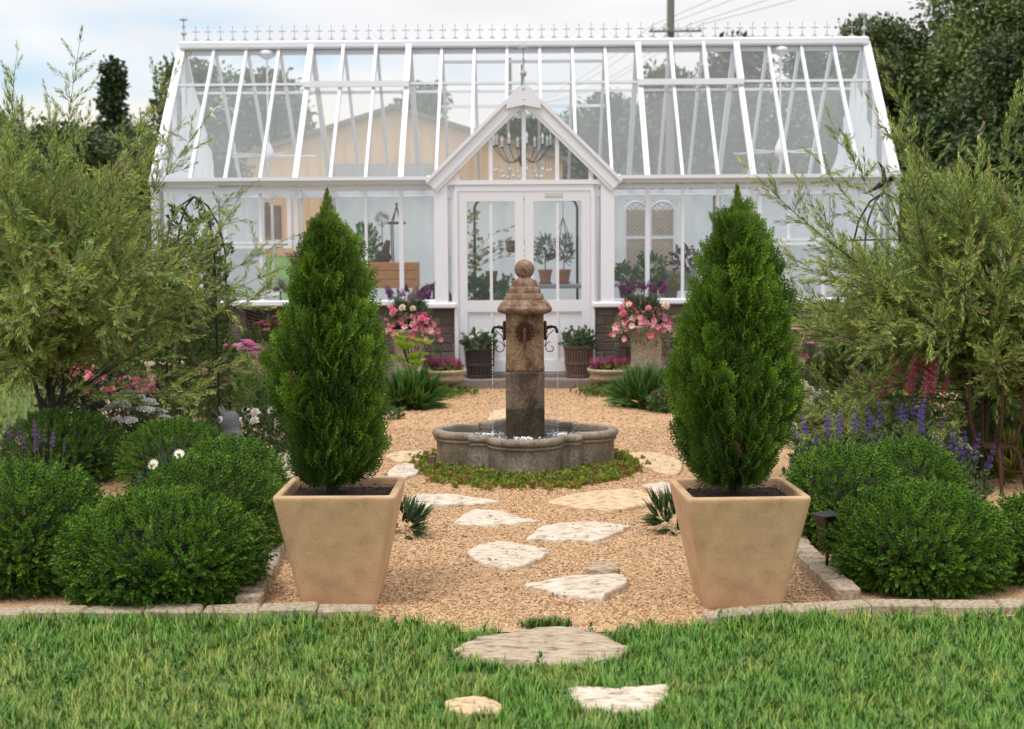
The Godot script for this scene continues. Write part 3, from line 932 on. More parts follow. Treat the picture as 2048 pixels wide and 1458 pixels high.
	for t in [0.575, 0.87]:                                   # roof vent over the middle bays, on the far slope
		bar(h, "vent_rail", roof_at(-1.05, t, -1.0) + Vector3(0, 0.05, 0), roof_at(1.05, t, -1.0) + Vector3(0, 0.05, 0), 0.035, 0.045, W, Vector3.UP)
	for k in [4, 14]:                                         # two roof vents towards the garden
		var x0: float = (k - 10.5) * BAY
		var o := Vector3(0, 0.055, 0.048)
		for q in 4:
			var x := x0 + q * BAY
			bar(h, "vent_bar", roof_at(x, 0.68, 1.0) + o, roof_at(x, 0.97, 1.0) + o, 0.036 if q in [1, 2] else 0.07, 0.04, W)
		bar(h, "vent_rail", roof_at(x0 - 0.03, 0.665, 1.0) + o, roof_at(x0 + BAY * 3 + 0.03, 0.665, 1.0) + o, 0.07, 0.045, W, Vector3.UP)
	# gable ends
	for s in [-1, 1]:
		for i in 7:
			var z := -1.5 + i * 0.5
			var top := lerpf(RIDGE, EAVE, absf(z) / RUN)
			bar(h, "gable_bar", Vector3(s * 4.25, 0.93, z), Vector3(s * 4.25, top - 0.02, z), 0.05, 0.034 if i % 6 else 0.09, W)
			if i < 6:
				var z2 := z + 0.5
				var top2 := lerpf(RIDGE, EAVE, absf(z2) / RUN)
				pane(h, "gable_pane", [Vector3(s * 4.25, 0.93, z), Vector3(s * 4.25, 0.93, z2), Vector3(s * 4.25, top2, z2), Vector3(s * 4.25, top, z)], M.wall_glass)
		bar(h, "gable_rail", Vector3(s * 4.256, EAVE, -1.5), Vector3(s * 4.256, EAVE, 1.5), 0.06, 0.05, W, Vector3.UP)
		bar(h, "barge_board", Vector3(s * 4.265, EAVE - 0.02, 1.54), Vector3(s * 4.265, RIDGE - 0.02, 0.0), 0.065, 0.10, W)
		bar(h, "barge_board", Vector3(s * 4.265, EAVE - 0.02, -1.54), Vector3(s * 4.265, RIDGE - 0.02, 0.0), 0.065, 0.10, W)
	# ridge capping and iron cresting
	block(h, "ridge_cap", Vector3(-4.275, 4.035, -0.11), Vector3(4.275, 4.135, 0.11), W, 0.02)
	block(h, "ridge_board", Vector3(-4.2, 3.975, -0.03), Vector3(4.2, 4.03, 0.03), W)
	var cr := Geo.new()
	cr.tube([Vector3(0, 0, 0), Vector3(0, 0.185, 0)], [0.006, 0.003], 5)
	cr.box(Vector3(0, 0.125, 0), Vector3(0.062, 0.009, 0.008))
	cr.ball(Vector3(0, 0.185, 0), Vector3(0.006, 0.02, 0.006), 5, 3)
	for s in [-1, 1]:
		var arc := []
		for i in 7:
			var t := i / 6.0
			arc.append(Vector3(s * lerpf(0.072, 0.0, t), 0.045 * t * t + 0.004, 0))
		cr.tube(arc, [0.0055], 4)
		cr.ball(Vector3(s * 0.033, 0.127, 0), Vector3(0.010, 0.010, 0.006), 5, 3)
	cr.ball(Vector3(0, 0.012, 0), Vector3(0.045, 0.022, 0.008), 8, 4)
	var crest := cr.mesh()
	for i in 54:
		part(h, "crest_finial", crest, M.crest, Transform3D(Basis.IDENTITY, Vector3((i - 26.5) * 0.154, 4.137, 0)))
	for s in [-1, 1]:
		finial(h, Vector3(s * 4.23, 4.135, 0), 0.32)
	finial(h, Vector3(0, 3.30, 2.03), 0.52)
	# porch
	for s in [-1, 1]:
		bar(h, "porch_post", Vector3(s * 0.93, 0.945, 1.93), Vector3(s * 0.93, 2.32, 1.93), 0.15, 0.12, W)
		bar(h, "porch_post_inner", Vector3(s * 0.79, 0.945, 1.91), Vector3(s * 0.79, 2.28, 1.91), 0.05, 0.08, W)
		pane(h, "side_light", [Vector3(s * 0.815, 0.95, 1.92), Vector3(s * 0.855, 0.95, 1.92), Vector3(s * 0.855, 2.28, 1.92), Vector3(s * 0.815, 2.28, 1.92)], M.wall_glass)
		pane(h, "porch_pane", [Vector3(s * 0.98, 0.95, 1.5), Vector3(s * 0.98, 0.95, 1.87), Vector3(s * 0.98, 2.28, 1.87), Vector3(s * 0.98, 2.28, 1.5)], M.wall_glass)
		# barge boards: a wide board with two mouldings
		var a := Vector3(s * 1.06, 2.27, 2.0)
		var b := Vector3(0, 3.31, 2.0)
		var up := Vector3(-s * 0.7, -0.7, 0)
		bar(h, "porch_barge_board", a + up * 0.03, b + up * 0.03 + Vector3(s * 0.0, 0, 0), 0.12, 0.05, W, Vector3(s, 1, 0))
		bar(h, "barge_moulding", a + up * -0.035 + Vector3(0, 0, 0.012), b + up * -0.035 + Vector3(0, 0, 0.012), 0.035, 0.075, W, Vector3(s, 1, 0))
		bar(h, "barge_moulding", a + up * 0.105 + Vector3(0, 0, -0.008), b + up * 0.105 + Vector3(0, 0, -0.008), 0.04, 0.045, W, Vector3(s, 1, 0))
		# porch roof back to the main slope
		var e := Vector3(s * 1.03, 2.30, 1.97)
		var r := Vector3(0, 3.30, 1.97)
		var e2 := Vector3(s * 1.03, 2.30, 1.5)
		var r2 := Vector3(0, 3.30, RUN * (1.0 - (3.30 - EAVE) / (RIDGE - EAVE)))
		pane(h, "porch_roof_pane", [e, r, r2, e2], M.roof_glass)
		for t in [0.33, 0.66]:
			bar(h, "porch_roof_bar", e.lerp(r, t) + Vector3(0, 0.01, 0), e2.lerp(r2, t) + Vector3(0, 0.01, 0), 0.03, 0.03, W)
		bar(h, "valley_bar", e2, r2, 0.07, 0.05, W)
		# gable glazing
		bar(h, "gable_mullion", Vector3(s * 0.37, 2.31, 1.95), Vector3(s * 0.37, 2.84, 1.95), 0.042, 0.05, W)
		bar(h, "gable_mullion", Vector3(s * 0.745, 2.31, 1.95), Vector3(s * 0.745, 2.47, 1.95), 0.05, 0.05, W)
		pane(h, "gable_pane", [Vector3(0, 2.31, 1.95), Vector3(s * 0.37, 2.31, 1.95), Vector3(s * 0.37, 2.85, 1.95), Vector3(0, 3.22, 1.95)], M.wall_glass)
		pane(h, "gable_pane", [Vector3(s * 0.37, 2.31, 1.95), Vector3(s * 0.9, 2.31, 1.95), Vector3(s * 0.37, 2.85, 1.95)], M.wall_glass)
	bar(h, "gable_mullion", Vector3(0, 2.31, 1.952), Vector3(0, 3.12, 1.952), 0.045, 0.05, W)
	var ap := Geo.new()                                      # shaped apex plate
	var out := [Vector2(-0.19, 3.09), Vector2(-0.19, 3.17), Vector2(-0.13, 3.24), Vector2(-0.10, 3.30), Vector2(-0.03, 3.345), Vector2(0.03, 3.345), Vector2(0.10, 3.30), Vector2(0.13, 3.24), Vector2(0.19, 3.17), Vector2(0.19, 3.09), Vector2(0.0, 3.26)]
	out[10] = Vector2(0.0, 3.13)
	for i in out.size():
		var p0: Vector2 = out[i]
		var p1: Vector2 = out[(i + 1) % out.size()]
		ap.tri(Vector3(0, 3.2, 2.055), Vector3(p0.x, p0.y, 2.055), Vector3(p1.x, p1.y, 2.055), Vector3.BACK, Vector3.BACK, Vector3.BACK)
		ap.quad(Vector3(p0.x, p0.y, 2.055), Vector3(p1.x, p1.y, 2.055), Vector3(p1.x, p1.y, 1.99), Vector3(p0.x, p0.y, 1.99))
	ap.ball(Vector3(0, 3.2, 2.057), Vector3(0.012, 0.012, 0.008), 6, 4)
	part(h, "apex_plate", ap.mesh(), W)
	bar(h, "porch_tie", Vector3(-0.99, 2.285, 1.955), Vector3(0.99, 2.285, 1.955), 0.05, 0.075, W, Vector3.UP)
	bar(h, "porch_lintel", Vector3(-0.775, 2.225, 1.95), Vector3(0.775, 2.225, 1.95), 0.066, 0.06, W, Vector3.UP)
	for s in [-1, 1]:
		bar(h, "door_frame", Vector3(s * 0.765, 0.16, 1.945), Vector3(s * 0.765, 2.19, 1.945), 0.045, 0.09, W)
	block(h, "threshold", Vector3(-0.80, 0.105, 1.80), Vector3(0.80, 0.155, 2.06), M.slab, 0.01)
	for s in [-1, 1]:
		door(h, s)


func door(h: Node3D, s: int) -> void:
	var d := Node3D.new()
	put(h, d, "door")
	d.position = Vector3(s * 0.372, 0.165, 1.95)
	var W: Material = M.white_wood
	var x0 := -0.368
	var x1 := 0.368
	bar(d, "stile", Vector3(x0 + 0.05, 0, 0), Vector3(x0 + 0.05, 2.02, 0), 0.10, 0.045, W)
	bar(d, "stile", Vector3(x1 - 0.05, 0, 0), Vector3(x1 - 0.05, 2.02, 0), 0.10, 0.045, W)
	for r in [[0.06, 0.12], [0.74, 0.13], [1.965, 0.11]]:
		bar(d, "rail", Vector3(x0 + 0.1, r[0], 0), Vector3(x1 - 0.1, r[0], 0), r[1], 0.045, W, Vector3.UP)
	for i in 2:
		var a := x0 + 0.10 + i * 0.275
		block(d, "panel", Vector3(a, 0.12, -0.018), Vector3(a + 0.261, 0.675, 0.002), W)
		var g := Geo.new()
		g.box(Vector3(a + 0.13, 0.130, 0.006), Vector3(0.25, 0.016, 0.012))
		g.box(Vector3(a + 0.13, 0.664, 0.006), Vector3(0.25, 0.016, 0.012))
		part(d, "panel_bead", g.mesh(), W)
	bar(d, "panel_mullion", Vector3(0, 0.12, 0.003), Vector3(0, 0.675, 0.003), 0.022, 0.03, W)
	bar(d, "door_bar", Vector3(0, 0.8, 0), Vector3(0, 1.91, 0), 0.032, 0.03, W)
	for i in 2:
		var a := x0 + 0.10 + i * 0.27
		pane(d, "door_pane", [Vector3(a, 0.8, -0.004), Vector3(a + 0.266, 0.8, -0.004), Vector3(a + 0.266, 1.915, -0.004), Vector3(a, 1.915, -0.004)], M.wall_glass)
	var k := Geo.new()
	k.ball(Vector3(-s * 0.325, 0.95, 0.05), Vector3(0.018, 0.018, 0.022), 8, 5)
	k.tube([Vector3(-s * 0.325, 0.95, 0.02), Vector3(-s * 0.325, 0.95, 0.05)], [0.009], 6)
	part(d, "handle", k.mesh(), M.iron)
	if s > 0:
		block(d, "name_plate", Vector3(-0.14, 1.955, 0.0235), Vector3(0.06, 2.005, 0.029), M.pale, 0.002)


func bricks(h: Node3D, xa: float, xb: float, z: float) -> void:
	var a := minf(xa, xb)
	var b := maxf(xa, xb)
	var vs := []
	for i in 3:
		var g := Geo.new()
		g.stone(Vector3.ZERO, Vector3(0.225, 0.09, 0.05), 0.007, 0.003, rng)
		vs.append(g.mesh())
	for r in 9:
		var x := a - (0.118 if r % 2 else 0.0)
		while x < b - 0.02:
			var l := maxf(x, a)
			var q := minf(x + 0.232, b)
			if q - l > 0.03:
				var s := (q - l) / 0.232
				part(h, "brick", vs[rng.randi() % 3], M["brick%d" % (rng.randi() % 4)], Transform3D(Basis.from_scale(Vector3(s, 1, 1)), Vector3((l + q) / 2, 0.048 + r * 0.098, z - 0.025 + rf(0, 0.004))))
			x += 0.235


func wall_vent(h: Node3D, x: float) -> void:
	var v := Node3D.new()
	put(h, v, "wall_vent")
	v.position = Vector3(x, 0.68, 1.51)
	block(v, "vent_back", Vector3(-0.24, -0.17, 0), Vector3(0.24, 0.17, 0.012), M.iron)
	for i in 9:
		var pts := []
		for k in 9:
			var t := k / 8.0 - 0.5
			pts.append(Vector3(t * 0.46, 0.15 - i * 0.036 - 0.06 * cos(t * 3.0 + i * 0.15) * (1.0 - i / 14.0) + 0.04, 0.018))
		var g := Geo.new()
		g.tube(pts, [0.008], 5)
		part(v, "vent_bar", g.mesh(), M.rust)


func finial(h: Node3D, at: Vector3, l: float) -> void:
	var g := Geo.new()
	g.lathe([Vector2(0.035, 0), Vector2(0.022, l * 0.06), Vector2(0.010, l * 0.12), Vector2(0.010, l * 0.25), Vector2(0.035, l * 0.30), Vector2(0.036, l * 0.36), Vector2(0.010, l * 0.42), Vector2(0.008, l * 0.55), Vector2(0.022, l * 0.60), Vector2(0.008, l * 0.66), Vector2(0.007, l * 0.80), Vector2(0.030, l * 0.86), Vector2(0.024, l * 0.90), Vector2(0.0, l)], 10)
	g.box(Vector3(0, l * 0.87, 0), Vector3(0.10, 0.018, 0.018))
	g.box(Vector3(0, l * 0.87, 0), Vector3(0.018, 0.018, 0.10))
	part(h, "finial", g.mesh(), M.crest, Transform3D(Basis.IDENTITY, at))


# a pleated hanging between two points, lower edge at y0, upper edge heights a -> b
func curtain(label: String, p: Vector3, q: Vector3, y0: float, ya: float, yb: float, gather := 0.0) -> void:
	var t := thing("curtain", label, "curtain", Vector3((p.x + q.x) / 2, 0, (p.z + q.z) / 2), 0, "white curtains inside the glasshouse")
	var g := Geo.new()
	var n := int(p.distance_to(q) / 0.022)
	var along := (q - p).normalized()
	var side := along.cross(Vector3.UP)
	var rows := 7
	var ph := rf(0, 9)
	var P := func(i: int, j: int) -> Vector3:
		var u := float(i) / n
		var f := float(j) / rows
		var wob := 0.042 * sin(u * n * 0.42 + ph + sin(u * 9.0 + ph) * 1.4) * (0.6 + 0.4 * sin(u * 23.0))
		var top := lerpf(ya, yb, u)
		var y := lerpf(y0, top, f)
		return p.lerp(q, u) + side * wob * (1.0 - 0.25 * f) + Vector3(0, y, 0) - t.position
	for i in n:
		for j in rows:
			var a: Vector3 = P.call(i, j)
			var b: Vector3 = P.call(i + 1, j)
			var c: Vector3 = P.call(i + 1, j + 1)
			var d: Vector3 = P.call(i, j + 1)
			var e: Vector3 = P.call(maxi(i - 1, 0), j)
			var f: Vector3 = P.call(mini(i + 2, n), j)
			var up := Vector3.UP
			var n0 := (b - e).cross(up).normalized()
			var n1 := (f - a).cross(up).normalized()
			g.tri(a, b, c, n0, n1, n1)
			g.tri(a, c, d, n0, n1, n0)
	part(t, "cloth", g.mesh(), M.curtain)
	if absf(ya - yb) < 0.01:
		var k := Geo.new()
		k.tube([p + Vector3(0, ya + 0.01, 0) - t.position, q + Vector3(0, yb + 0.01, 0) - t.position], [0.009], 6)
		part(t, "rail", k.mesh(), M.white)


func pot(n: String, label: String, at: Vector3, r: float, h: float, m: Material, saucer := false, group := "") -> Node3D:
	var t := thing(n, label, "pot", at, 0, group)
	var g := Geo.new()
	var z := 0.014 if saucer else 0.0
	g.lathe([Vector2(0, z), Vector2(r * 0.66, z), Vector2(r * 0.68, z), Vector2(r * 0.9, h * 0.8), Vector2(r * 0.9, h * 0.8), Vector2(r, h * 0.8), Vector2(r, h * 0.8), Vector2(r * 1.02, h), Vector2(r * 1.02, h), Vector2(r * 0.9, h), Vector2(r * 0.86, h * 0.86), Vector2(0, h * 0.86)], 20)
	part(t, "pot_body", g.mesh(), m)
	if saucer:
		var k := Geo.new()
		k.lathe([Vector2(0, 0), Vector2(r * 0.85, 0), Vector2(r * 0.98, 0.024), Vector2(r * 0.9, 0.024), Vector2(r * 0.8, 0.012), Vector2(0, 0.012)], 20)
		part(t, "saucer", k.mesh(), m)
	return t


func bench(label: String, at: Vector3, w: float, h: float, dp: float) -> void:
	var t := thing("potting_bench", label, "bench", at)
	block(t, "bench_top", Vector3(-w / 2, h - 0.05, -dp / 2), Vector3(w / 2, h, dp / 2), M.bench, 0.006)
	for sx in [-1, 1]:
		for sz in [-1, 1]:
			bar(t, "leg", Vector3(sx * (w / 2 - 0.05), 0, sz * (dp / 2 - 0.05)), Vector3(sx * (w / 2 - 0.05), h - 0.05, sz * (dp / 2 - 0.05)), 0.05, 0.05, M.bench)
	block(t, "shelf", Vector3(-w / 2 + 0.03, h * 0.4, -dp / 2 + 0.03), Vector3(w / 2 - 0.03, h * 0.4 + 0.03, dp / 2 - 0.03), M.bench)


func ceiling_fan(label: String, x: float) -> void:
	var t := thing("ceiling_fan", label, "ceiling fan", V(x, 2.62, 17.7))
	var g := Geo.new()
	g.lathe([Vector2(0.0, 1.40), Vector2(0.11, 1.40), Vector2(0.10, 1.34), Vector2(0.03, 1.30), Vector2(0.0, 1.30)], 14)
	part(t, "canopy", g.mesh(), M.white)
	g = Geo.new()
	g.tube([Vector3(0, 0.30, 0), Vector3(0, 1.31, 0)], [0.012], 8)
	part(t, "rod", g.mesh(), M.white)
	g = Geo.new()
	g.lathe([Vector2(0, 0.0), Vector2(0.03, 0.05), Vector2(0.045, 0.08), Vector2(0.06, 0.10), Vector2(0.06, 0.17), Vector2(0.03, 0.24), Vector2(0, 0.31)], 16)
	part(t, "motor", g.mesh(), M.white)
	for i in 5:
		var a := i * TAU / 5 + 0.2
		var k := Geo.new()
		k.stone(Vector3(0.36, 0.11, 0), Vector3(0.46, 0.008, 0.09), 0.003)
		k.box(Vector3(0.13, 0.115, 0), Vector3(0.1, 0.012, 0.03))
		part(t, "blade", k.mesh(), M.white, Transform3D(Basis(Vector3.UP, a) * Basis(Vector3.RIGHT, 0.12), Vector3.ZERO))


func chandelier() -> void:
	var t := thing("chandelier", "dark branched chandelier hung with pale glass drops inside the porch gable", "chandelier", V(-0.02, 2.55, 16.9))
	var g := Geo.new()
	g.tube([Vector3(0, 0.1, 0), Vector3(0, 1.18, 0)], [0.007], 6)
	g.lathe([Vector2(0, -0.04), Vector2(0.03, 0), Vector2(0.05, 0.07), Vector2(0.02, 0.13), Vector2(0.035, 0.2), Vector2(0.012, 0.3), Vector2(0, 0.42)], 10)
	part(t, "stem", g.mesh(), M.iron)
	for i in 10:
		var a := i * TAU / 10 + 0.15
		var d := Vector3(cos(a), 0, sin(a))
		var arm := Geo.new()
		var pts := []
		for k in 9:
			var f := k / 8.0
			pts.append(d * (0.03 + 0.31 * f) + Vector3(0, 0.10 - 0.10 * sin(f * PI * 1.15) + 0.06 * f, 0))
		arm.tube(pts, [0.0055], 6)
		var e: Vector3 = pts[8]
		arm.lathe([Vector2(0, 0), Vector2(0.028, 0.01), Vector2(0.024, 0.02), Vector2(0.0, 0.025)], 8, e)
		part(t, "arm", arm.mesh(), M.iron)
		var c := Geo.new()
		c.lathe([Vector2(0.011, 0.02), Vector2(0.011, 0.09), Vector2(0.018, 0.11), Vector2(0.0, 0.16)], 8, e)
		part(t, "candle", c.mesh(), M.crystal)
		for k in 3:
			var dr := Geo.new()
			var at := d * (0.34 - k * 0.10) + Vector3(0, -0.02 - k * 0.075, 0)
			dr.ball(at + Vector3(0, -0.05, 0), Vector3(0.017, 0.022, 0.017), 7, 5)
			dr.tube([at + Vector3(0, -0.03, 0), at + Vector3(0, 0.06, 0)], [0.003], 4)
			part(t, "glass_drop", dr.mesh(), M.crystal)


func inside() -> void:
	# hangings
	curtain("white curtain hung across the back behind the left half of the greenhouse benches", V(-2.55, 0, 19.05), V(-1.10, 0, 19.05), 0.1, 2.25, 2.25)
	curtain("white curtain at the back, seen through the two door panes", V(-0.95, 0, 19.05), V(0.95, 0, 19.05), 0.1, 2.25, 2.25)
	curtain("white curtain at the back, behind the cream lattice screen", V(1.10, 0, 19.05), V(2.55, 0, 19.05), 0.1, 2.25, 2.25)
	curtain("white curtain in the back corner behind the right willow", V(2.65, 0, 19.05), V(4.12, 0, 19.05), 0.1, 2.25, 2.25)
	curtain("white curtain in the back corner behind the left willow", V(-4.12, 0, 19.05), V(-3.52, 0, 19.05), 0.1, 2.25, 2.25)
	for s in [-1, 1]:
		curtain("white drape filling the %s gable end, its half nearer the garden" % ["left", "right"][(s + 1) / 2], V(s * 4.13, 0, 16.32), V(s * 4.13, 0, 17.68), 0.1, 2.36, 3.7)
		curtain("white drape filling the %s gable end, its half nearer the field" % ["left", "right"][(s + 1) / 2], V(s * 4.13, 0, 17.72), V(s * 4.13, 0, 19.0), 0.1, 3.7, 2.45)
	ceiling_fan("white ceiling fan under the glass roof, left of the porch", -3.2)
	ceiling_fan("white ceiling fan under the glass roof, right of the porch", 3.2)
	chandelier()
	# black metal arch behind the doors
	var t := thing("metal_arch", "black metal arch with rounded corners standing behind the glass doors", "arch", V(0.02, 0.06, 17.0))
	var pts := [Vector3(-0.62, 0, 0), Vector3(-0.62, 1.98, 0), Vector3(-0.59, 2.05, 0), Vector3(-0.52, 2.08, 0), Vector3(0.52, 2.08, 0), Vector3(0.59, 2.05, 0), Vector3(0.62, 1.98, 0), Vector3(0.62, 0, 0)]
	var g := Geo.new()
	g.tube(pts, [0.016], 8)
	part(t, "tube", g.mesh(), M.iron)
	# vine on the arch
	t = thing("climbing_vine", "straggling yellow-green vine climbing the left side of the black arch", "vine", V(-0.62, 0.9, 17.0))
	g = Geo.new()
	var xs := []
	var cs := []
	for i in 9:
		var p := Vector3(rf(-0.05, 0.03), rf(0.1, 0.5), rf(-0.03, 0.05))
		var st := [p]
		var dir := Vector3(rf(0.0, 0.9), rf(0.5, 1.0), 0).normalized()
		for k in 9:
			dir = (dir + Vector3(rf(-0.1, 0.15), rf(-0.35, 0.05), rf(-0.1, 0.1))).normalized()
			p += dir * 0.10
			p.y = minf(p.y, 1.18)
			st.append(p)
			xs.append(Transform3D(aim(dir + rdir() * 0.7, rf(0, TAU), rf(0.6, 0.95)), p))
			cs.append(mixc(Color(0.10, 0.13, 0.04), Color(0.25, 0.26, 0.07), rng.randf()))
		g.tube(st, [0.004, 0.002], 4, false)
	for i in 60:
		xs.append(Transform3D(aim(rdir(-0.2), rf(0, TAU), rf(0.7, 1.1)), Vector3(rf(-0.07, 0.06), rf(0.25, 1.15), rf(-0.03, 0.06))))
		cs.append(mixc(Color(0.13, 0.15, 0.04), Color(0.30, 0.29, 0.07), rng.randf()))
	part(t, "stem", g.mesh(), M.twig)
	many(t, "foliage", K.broad, M.leafy, xs, cs)
	bench("grey potting bench behind the right-hand door", V(0.42, 0.06, 16.95), 0.86, 1.06, 0.4)
	bench("low grey bench of leafy plants behind the left-hand door", V(-0.42, 0.06, 16.95), 0.72, 0.80, 0.4)
	bench("grey bench of potted plants behind the window right of the porch", V(1.78, 0.06, 16.95), 1.35, 0.86, 0.45)
	bench("low bench behind the window at the left end of the greenhouse", V(-3.2, 0.06, 16.85), 1.3, 0.84, 0.45)
	# two little standard trees
	for i in 2:
		var x := 0.25 + i * 0.225
		pot("flower_pot", ["red clay pot with saucer under the left small standard tree", "brown clay pot with saucer under the right small standard tree"][i], V(x, 1.12, 16.9), 0.085, 0.175, [M.clay, M.clay][i], true, "clay pots on the potting bench")
		var s := thing("standard_tree", ["dark green little standard tree in the red clay pot", "looser little standard tree in the brown clay pot"][i], "potted tree", V(x, 1.27, 16.9))
		g = Geo.new()
		g.tube([Vector3.ZERO, Vector3(0, 0.22, 0)], [0.007, 0.005], 5)
		part(s, "trunk", g.mesh(), M.bark)
		var f := dome(s, "crown", K.box, M.dull, Vector3(0.085, 0.15, 0.085), 150, 1.15, Color(0.025, 0.045, 0.015), Color(0.07, 0.09, 0.03), 0.8, -1, 0.6, 0.2)
		f.position.y = 0.25
	# plants by the left door pane
	for i in 3:
		flower("leafy_plant", ["dark bushy plant low behind the left door pane", "leafy plant beside the terracotta pots behind the left door", "small trailing plant at the left edge of the door glass"][i], "plant", V([-0.60, -0.20, -0.42][i], 0.86, 16.88), {"r": 0.16, "h": 0.3, "lh": 0.32, "leaves": 120, "c0": Color(0.03, 0.06, 0.02), "c1": Color(0.09, 0.17, 0.05), "group": "plants behind the door"})
	pot("flower_pot", "tall terracotta pot at the left door's glazing bar", V(-0.40, 1.06, 17.05), 0.075, 0.22, M.clay)
	pot("flower_pot", "short terracotta pot behind the left door, near the middle", V(-0.26, 1.02, 17.05), 0.06, 0.14, M.clay)
	pot("hanging_pot", "dark brown pot hanging behind the left-hand door", V(-0.16, 1.50, 17.2), 0.075, 0.15, M.clay_brown)
	# hanging teardrop
	t = thing("hanging_ornament", "wire teardrop ornament hanging behind the right-hand door", "ornament", V(0.47, 1.50, 17.1))
	g = Geo.new()
	for k in 6:
		var a := k * TAU / 6
		var st := []
		for q in 9:
			var f := q / 8.0
			var r := 0.085 * (sin(PI * pow(f, 0.55)) if f < 1 else 0.0)
			st.append(Vector3(cos(a) * r, f * 0.42, sin(a) * r))
		g.tube(st, [0.004], 4)
	g.tube([Vector3(0, 0.42, 0), Vector3(0, 0.62, 0)], [0.003], 4)
	part(t, "wire", g.mesh(), M.iron)
	# left bay: chest, topiary ball, wire obelisk, leafy plant, dark log, wheel
	t = thing("wooden_planter_box", "orange wooden planter box on legs behind the left window", "planter box", V(-1.72, 0.06, 17.2))
	for i in 3:
		block(t, "plank", Vector3(-0.42, 1.02 + i * 0.105, -0.2), Vector3(0.42, 1.122 + i * 0.105, 0.2), M.orange_wood, 0.006)
	for sx in [-1, 1]:
		for sz in [-1, 1]:
			bar(t, "leg", Vector3(sx * 0.385, 0, sz * 0.17), Vector3(sx * 0.385, 1.018, sz * 0.17), 0.05, 0.05, M.orange_wood)
	var tp := thing("topiary_ball", "brown topiary ball on a thin stick above the planter box", "topiary", V(-1.74, 1.36, 17.2))
	g = Geo.new()
	g.tube([Vector3(0, 0, 0), Vector3(0, 0.53, 0)], [0.005], 5)
	part(tp, "stick", g.mesh(), M.twig)
	var bf := dome(tp, "foliage", K.feather, M.dull, Vector3(0.062, 0.062, 0.062), 140, 0.45, Color(0.07, 0.065, 0.03), Color(0.13, 0.12, 0.05), 0.0, -1, 0.5, 0.03)
	bf.position.y = 0.56
	t = thing("wire_obelisk", "dark four-legged lantern frame with a pointed top on the planter box", "plant stand", V(-1.56, 1.395, 17.2))
	g = Geo.new()
	for k in 4:
		var a := k * PI / 2 + 0.5
		var d := Vector3(cos(a), 0, sin(a))
		g.tube([d * 0.075, d * 0.085 + Vector3(0, 0.47, 0), d * 0.03 + Vector3(0, 0.6, 0), Vector3(0, 0.68, 0)], [0.008], 5)
	g.lathe([Vector2(0.0, 0.46), Vector2(0.11, 0.46), Vector2(0.11, 0.49), Vector2(0, 0.49)], 12)
	g.ball(Vector3(0, 0.70, 0), Vector3(0.016, 0.025, 0.016), 7, 4)
	part(t, "frame", g.mesh(), M.twig)
	flower("leafy_plant", "bright green upright herb in a box on the planter box", "plant", V(-1.98, 1.37, 17.2), {"r": 0.19, "h": 0.42, "lh": 0.45, "leaves": 200, "c0": Color(0.05, 0.12, 0.02), "c1": Color(0.11, 0.24, 0.04)})
	t = thing("driftwood_ornament", "dark lumpy driftwood ornament beside the green herb", "ornament", V(-1.72, 1.38, 17.12))
	g = Geo.new()
	g.ball(Vector3(0, 0.07, 0), Vector3(0.10, 0.09, 0.07), 9, 6)
	g.tube([Vector3(0.01, 0.1, 0), Vector3(0.04, 0.2, 0), Vector3(0.06, 0.28, 0)], [0.06, 0.045, 0.03], 7)
	g.tube([Vector3(-0.05, 0.05, 0), Vector3(-0.11, 0.0, 0.05)], [0.05, 0.02], 6)
	part(t, "wood", g.mesh(), M.bark)
	t = thing("round_ornament", "round brown wooden wheel leaning behind the window beside the porch", "wheel", V(-1.10, 0.90, 17.0))
	g = Geo.new()
	var rim := []
	for k in 25:
		rim.append(Vector3(cos(TAU * k / 24) * 0.2, 0.0 + sin(TAU * k / 24) * 0.2, 0))
	g.tube(rim, [0.035], 8, false)
	for k in 4:
		g.tube([rim[k * 3], rim[k * 3 + 12]], [0.018], 6)
	g.ball(Vector3.ZERO, Vector3(0.05, 0.05, 0.05), 8, 6)
	part(t, "rim", g.mesh(), M.bark)
	t = thing("barrel", "dark barrel under the wooden wheel beside the porch", "barrel", V(-1.12, 0.06, 17.0))
	g = Geo.new()
	g.lathe([Vector2(0, 0), Vector2(0.2, 0), Vector2(0.25, 0.35), Vector2(0.2, 0.68), Vector2(0, 0.68)], 16)
	part(t, "staves", g.mesh(), M.bark)
	# far left: fan and white seats
	t = thing("desk_fan", "black desk fan behind the window left of the tall potted conifer", "fan", V(-2.93, 0.9, 16.8))
	g = Geo.new()
	g.lathe([Vector2(0, 0), Vector2(0.07, 0), Vector2(0.06, 0.02), Vector2(0.015, 0.03), Vector2(0.013, 0.16), Vector2(0, 0.16)], 12)
	part(t, "stand", g.mesh(), M.black)
	g = Geo.new()
	g.lathe([Vector2(0, -0.035), Vector2(0.07, -0.03), Vector2(0.10, 0), Vector2(0.07, 0.03), Vector2(0, 0.035)], 16, Vector3(0.03, 0.22, 0), Basis(Vector3.FORWARD, 1.1))
	g.ball(Vector3(-0.05, 0.18, 0), Vector3(0.045, 0.035, 0.035), 8, 5)
	part(t, "head", g.mesh(), M.black)
	for i in 2:
		t = thing("white_chair", ["low white box seat behind the left window", "white armchair beside the black desk fan"][i], "chair", V([-3.08, -2.72][i], 0.9, [16.98, 17.0][i]))
		block(t, "seat", Vector3(-0.13, 0, -0.12), Vector3(0.13, [0.12, 0.16][i], 0.06), M.white, 0.02)
		block(t, "backrest", Vector3(-0.12, 0, -0.16), Vector3(0.12, [0.16, 0.24][i], -0.122), M.white, 0.015)
